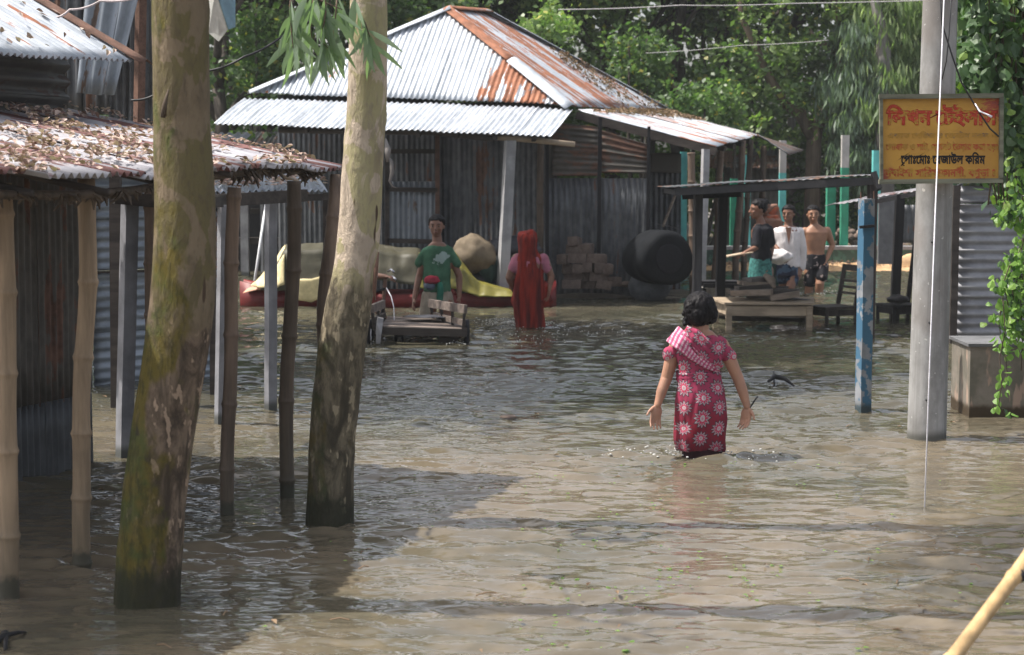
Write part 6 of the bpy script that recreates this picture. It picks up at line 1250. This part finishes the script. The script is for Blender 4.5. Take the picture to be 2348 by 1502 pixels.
# ------------------------------------------------------------------ vegetation behind
def gp(px, Y, z=.1): p = P(px, 500, Y); return (p.x, Y, z)
D_, M1, L1, G1 = LF[0], LF[1], LF[2], LF[3]
specs = [(505, 34, 8.5, .14, (D_, M1), 'dark leafy tree behind the mossy trunk'), (600, 38, 9, .16, (M1, L1), 'bright-topped tree between the two trunks'), (700, 36.5, 8, .13, (D_, D_), 'dark tree over the left end of the house roof'), (880, 40, 9.5, .18, (M1, D_), 'tall dark tree behind the roof peak'), (1080, 41, 9.5, .18, (D_, D_), 'deep green tree right behind the roof peak'),
         (1260, 39, 9., .17, (M1, D_), 'broad dark tree above the right roof slope'), (1400, 42, 9.5, .18, (M1, L1), 'dark tree with scattered bright leaves above the annex'), (1545, 38.5, 8.5, .15, (L1, M1), 'mid green tree where the roof slopes end'), (1700, 43, 10, .2, (M1, L1), 'dark tree behind the small far hut'), (2000, 43, 10, .2, (M1, L1), 'grey-green tree left of the signboard'), (2130, 40, 9., .17, (L1, M1), 'pale green tree behind the utility pole'), (2300, 38, 9, .17, (M1, D_), 'green tree behind the creeper'), (2420, 36, 9, .17, (D_, M1), 'dark tree at the right edge')]
for i, (px, Y, h, r, mt, lab) in enumerate(specs): tree(lab, gp(px, Y), h, r, mt, 100 + i, per=66, leaf=.135, crad=.62, asp=1.15)
# forked tree in the middle right
FK = empty('forked_tree', gp(1842, 36), 'tree with a dark trunk forking widely into two limbs left of the signboard', 'tree', 'trees behind the houses'); m = MB(); yk = 36.
def K_(px, py, dy=0): return P(px, py, yk + dy)
m.tube([K_(1860, 620), K_(1862, 480), K_(1864, 400), K_(1866, 330), K_(1872, 290)], [.17, .15, .14, .14, .12], 10)
m.tube([K_(1868, 320), K_(1835, 262), K_(1800, 236), K_(1770, 190), K_(1750, 150), K_(1730, 100), K_(1700, 40), K_(1690, -40)], [.13, .12, .10, .09, .08, .07, .05, .04], 9)
m.tube([K_(1870, 300), K_(1898, 240), K_(1922, 180), K_(1932, 130), K_(1928, 70), K_(1912, 0), K_(1905, -80)], [.12, .11, .10, .10, .07, .06, .05], 9); m.tube([K_(1932, 130), K_(1900, 110), K_(1872, 92), K_(1850, 60)], [.07, .06, .05, .03], 7); m.tube([K_(1932, 112), K_(1952, 105), K_(1985, 118), K_(2040, 128)], [.05, .05, .03, .02], 6)
m.tube([K_(1625, 240), K_(1650, 210), K_(1668, 190)], [.06, .05, .04], 6); m.tube([K_(1520, 160), K_(1545, 200), K_(1562, 232), K_(1590, 250)], [.07, .06, .06, .05], 6); m.obj('trunk', BARKM, FK, True)
rng = np.random.default_rng(5); cs = []
for k in range(120): x = rng.uniform(1640, 1985); y = rng.uniform(-120, 330); cs.append(tuple(K_(x, y, rng.uniform(-.7, 1.2))))
cs = np.array(cs); leaf_cloud('crown', cs[:70], rng.uniform(.25, .5, 70), 46, .14, L1, FK, 1.1, rng, .45); leaf_cloud('crown', cs[70:], rng.uniform(.3, .5, 50), 60, .13, M1, FK, 1.1, rng, .4)
# pale trunks
for (pts, Y, r, lab, gr) in (([(1818, 600), (1823, 420), (1818, 340), (1815, 270)], 37.5, .12, 'pale thin trunk below the forked tree', 0), ([(2030, 600), (2028, 190), (2026, 110), (2020, 60), (2005, 0), (2000, -60)], 35.0, .16, 'grey-barked tree with drooping pale foliage left of the utility pole', 1)):
    rt = empty('pale_trunked_tree', gp(pts[0][0], Y), lab, 'tree', 'trees behind the houses'); MB().tube([P(x, y, Y) for x, y in pts], [r * (1.1 - .15 * k) for k in range(len(pts))], 10).obj('trunk', BARKG, rt, True)
    if gr:
        cs = [tuple(P(rng.uniform(1960, 2260), rng.uniform(-80, 260), Y + rng.uniform(-.4, 1.2))) for k in range(100)]; leaf_cloud('crown', np.array(cs), .38, 70, .24, m_leaf('leaf_drooping_pale', (.20, .28, .13), (.34, .42, .20), None, .5), rt, .32, rng, .2, True)
        cs = [tuple(P(rng.uniform(1900, 2010), rng.uniform(60, 420), Y + rng.uniform(-.2, 1.))) for k in range(46)]; leaf_cloud('crown', np.array(cs), .34, 60, .24, G1, rt, .3, rng, .2, True)
    else: leaf_cloud('crown', np.array([tuple(P(1815 + rng.normal(0, 30), rng.uniform(200, 400), Y + .3)) for k in range(14)]), .35, 50, .12, M1, rt, 1.1, rng)
# shrubs over the annex roof
for (pa_, Y, n, rr, mt, lab) in ((((1500, 1700), (205, 300)), 34.2, 34, .38, M1, 'bright green bush leaning over the annex roof'), (((1400, 1530), (90, 190)), 35.0, 26, .4, M1, 'dull green bush above the right roof slope'), (((1200, 1300), (30, 80)), 33.5, 14, .32, L1, 'small bright bush by the roof ridge'), (((1780, 2010), (330, 560)), 36.8, 46, .45, D_, 'dark undergrowth behind the painted pillars'), (((540, 660), (20, 210)), 33.5, 30, .4, M1, 'green bush glowing between the two trunks')):
    x = (pa_[0][0] + pa_[0][1]) / 2; rt = empty('bush', gp(x, Y), lab, 'bush', None); n = n * 4; cs = np.array([tuple(P(rng.uniform(*pa_[0]) + rng.normal(0, 14), rng.uniform(*pa_[1]) + rng.normal(0, 12), Y + rng.uniform(-.4, 1.0))) for k in range(n)]); leaf_cloud('foliage', cs, rng.uniform(.12, .34, n), 17, .115, mt, rt, 1.2, rng, .3)
    mm = MB()
    for k in range(5): c_ = cs[k * 3]; mm.tube([Vector((x and P(x, 500, Y).x, Y, -.2)), Vector((c_[0], c_[1], c_[2] * .5)), Vector(tuple(c_))], [.05, .035, .02], 6)
    mm.obj('stem', BARKD, rt, True)
# far wood closing the view
cs = []
for k in range(1500): cs.append((rng.uniform(-16, 20), rng.uniform(45, 50), rng.uniform(0, 9.5)))
leaf_cloud('far_wood', np.array(cs), .9, 46, .26, D_, None, 1.2, rng, .3)['kind'] = 'stuff'
# palm fronds at the top left
PM = empty('palm', (P(150, 60, 16).x, 16., 0), 'palm fronds poking between the two tin roofs at the upper left', 'palm'); 
for k in range(9):
    m = MB(); b = P(165, -25, 16.0); e = b + Vector((rn.uniform(-.25, .25), rn.uniform(-.2, .2), rn.uniform(-.35, -.22))); sd = Vector((.02, .0, .006)); m.add([b - sd, b + sd, (b + e) / 2 + sd * 1.4 + Vector((0, 0, .04)), e, (b + e) / 2 - sd * 1.4 + Vector((0, 0, .04))], [(0, 1, 2, 3, 4)]); m.obj('frond', LF[1], PM)
MB().tube([Vector((P(165, 0, 16).x, 16.05, -.5)), P(165, -25, 16.05), P(165, -120, 16.1)], [.1, .09, .08], 8).obj('trunk', BARKG, PM, True)
# shade trees outside the frame on the left
for (x, y, h, sd_, lb) in ((-6.2, 17.9, 8.5, 301, 'nearest broad shade tree beyond the left sheds'), (-4.75, 20.3, 9.5, 302, 'second broad shade tree beyond the left sheds')):
    tree(lb, (x, y, -.4), h, .2, (D_, M1), sd_, per=60, leaf=.2, crad=.9, group='shade trees beside the sheds', asp=1.1, low=False, trunk_h=.55, spread=.9)
# ------------------------------------------------------------------ splashes
def foam(label, spots, seed):
    rn = random.Random(seed); m = MB()
    for (px, py, sx, sy, n, hmax) in spots:
        for k in range(n // 2):
            p = G(px + rn.gauss(0, sx), py + rn.gauss(0, sy)); p.z = .008 + abs(rn.gauss(0, hmax)); r = rn.uniform(.002, .006); m.ball(p, (r * rn.uniform(1, 2.2), r * rn.uniform(1, 2), r), 5, 4)
    setp(m.obj('splash', SPL, None, True), label, 'splash', None, 'stuff')
SPL = m_plain('foam', (.48, .48, .46), .5, .2)
foam('white splash thrown up beside the woman in red', [(1155, 742, 30, 4, 420, .015), (1215, 748, 40, 4, 200, .01), (1330, 758, 60, 8, 120, .01), (1200, 775, 80, 12, 160, .004)], 3)
foam('spray around the legs of the woman in pink', [(1570, 1040, 26, 6, 120, .012), (1640, 1044, 30, 5, 90, .01), (1700, 1048, 60, 7, 120, .006), (1450, 1040, 60, 6, 90, .005)], 4)
foam('small splash at the feet of the bare-chested man', [(1870, 672, 18, 3, 160, .02), (1920, 672, 20, 2, 60, .01)], 5)
foam('small splash beside the right cart wheel', [(1045, 788, 14, 3, 80, .012)], 6)
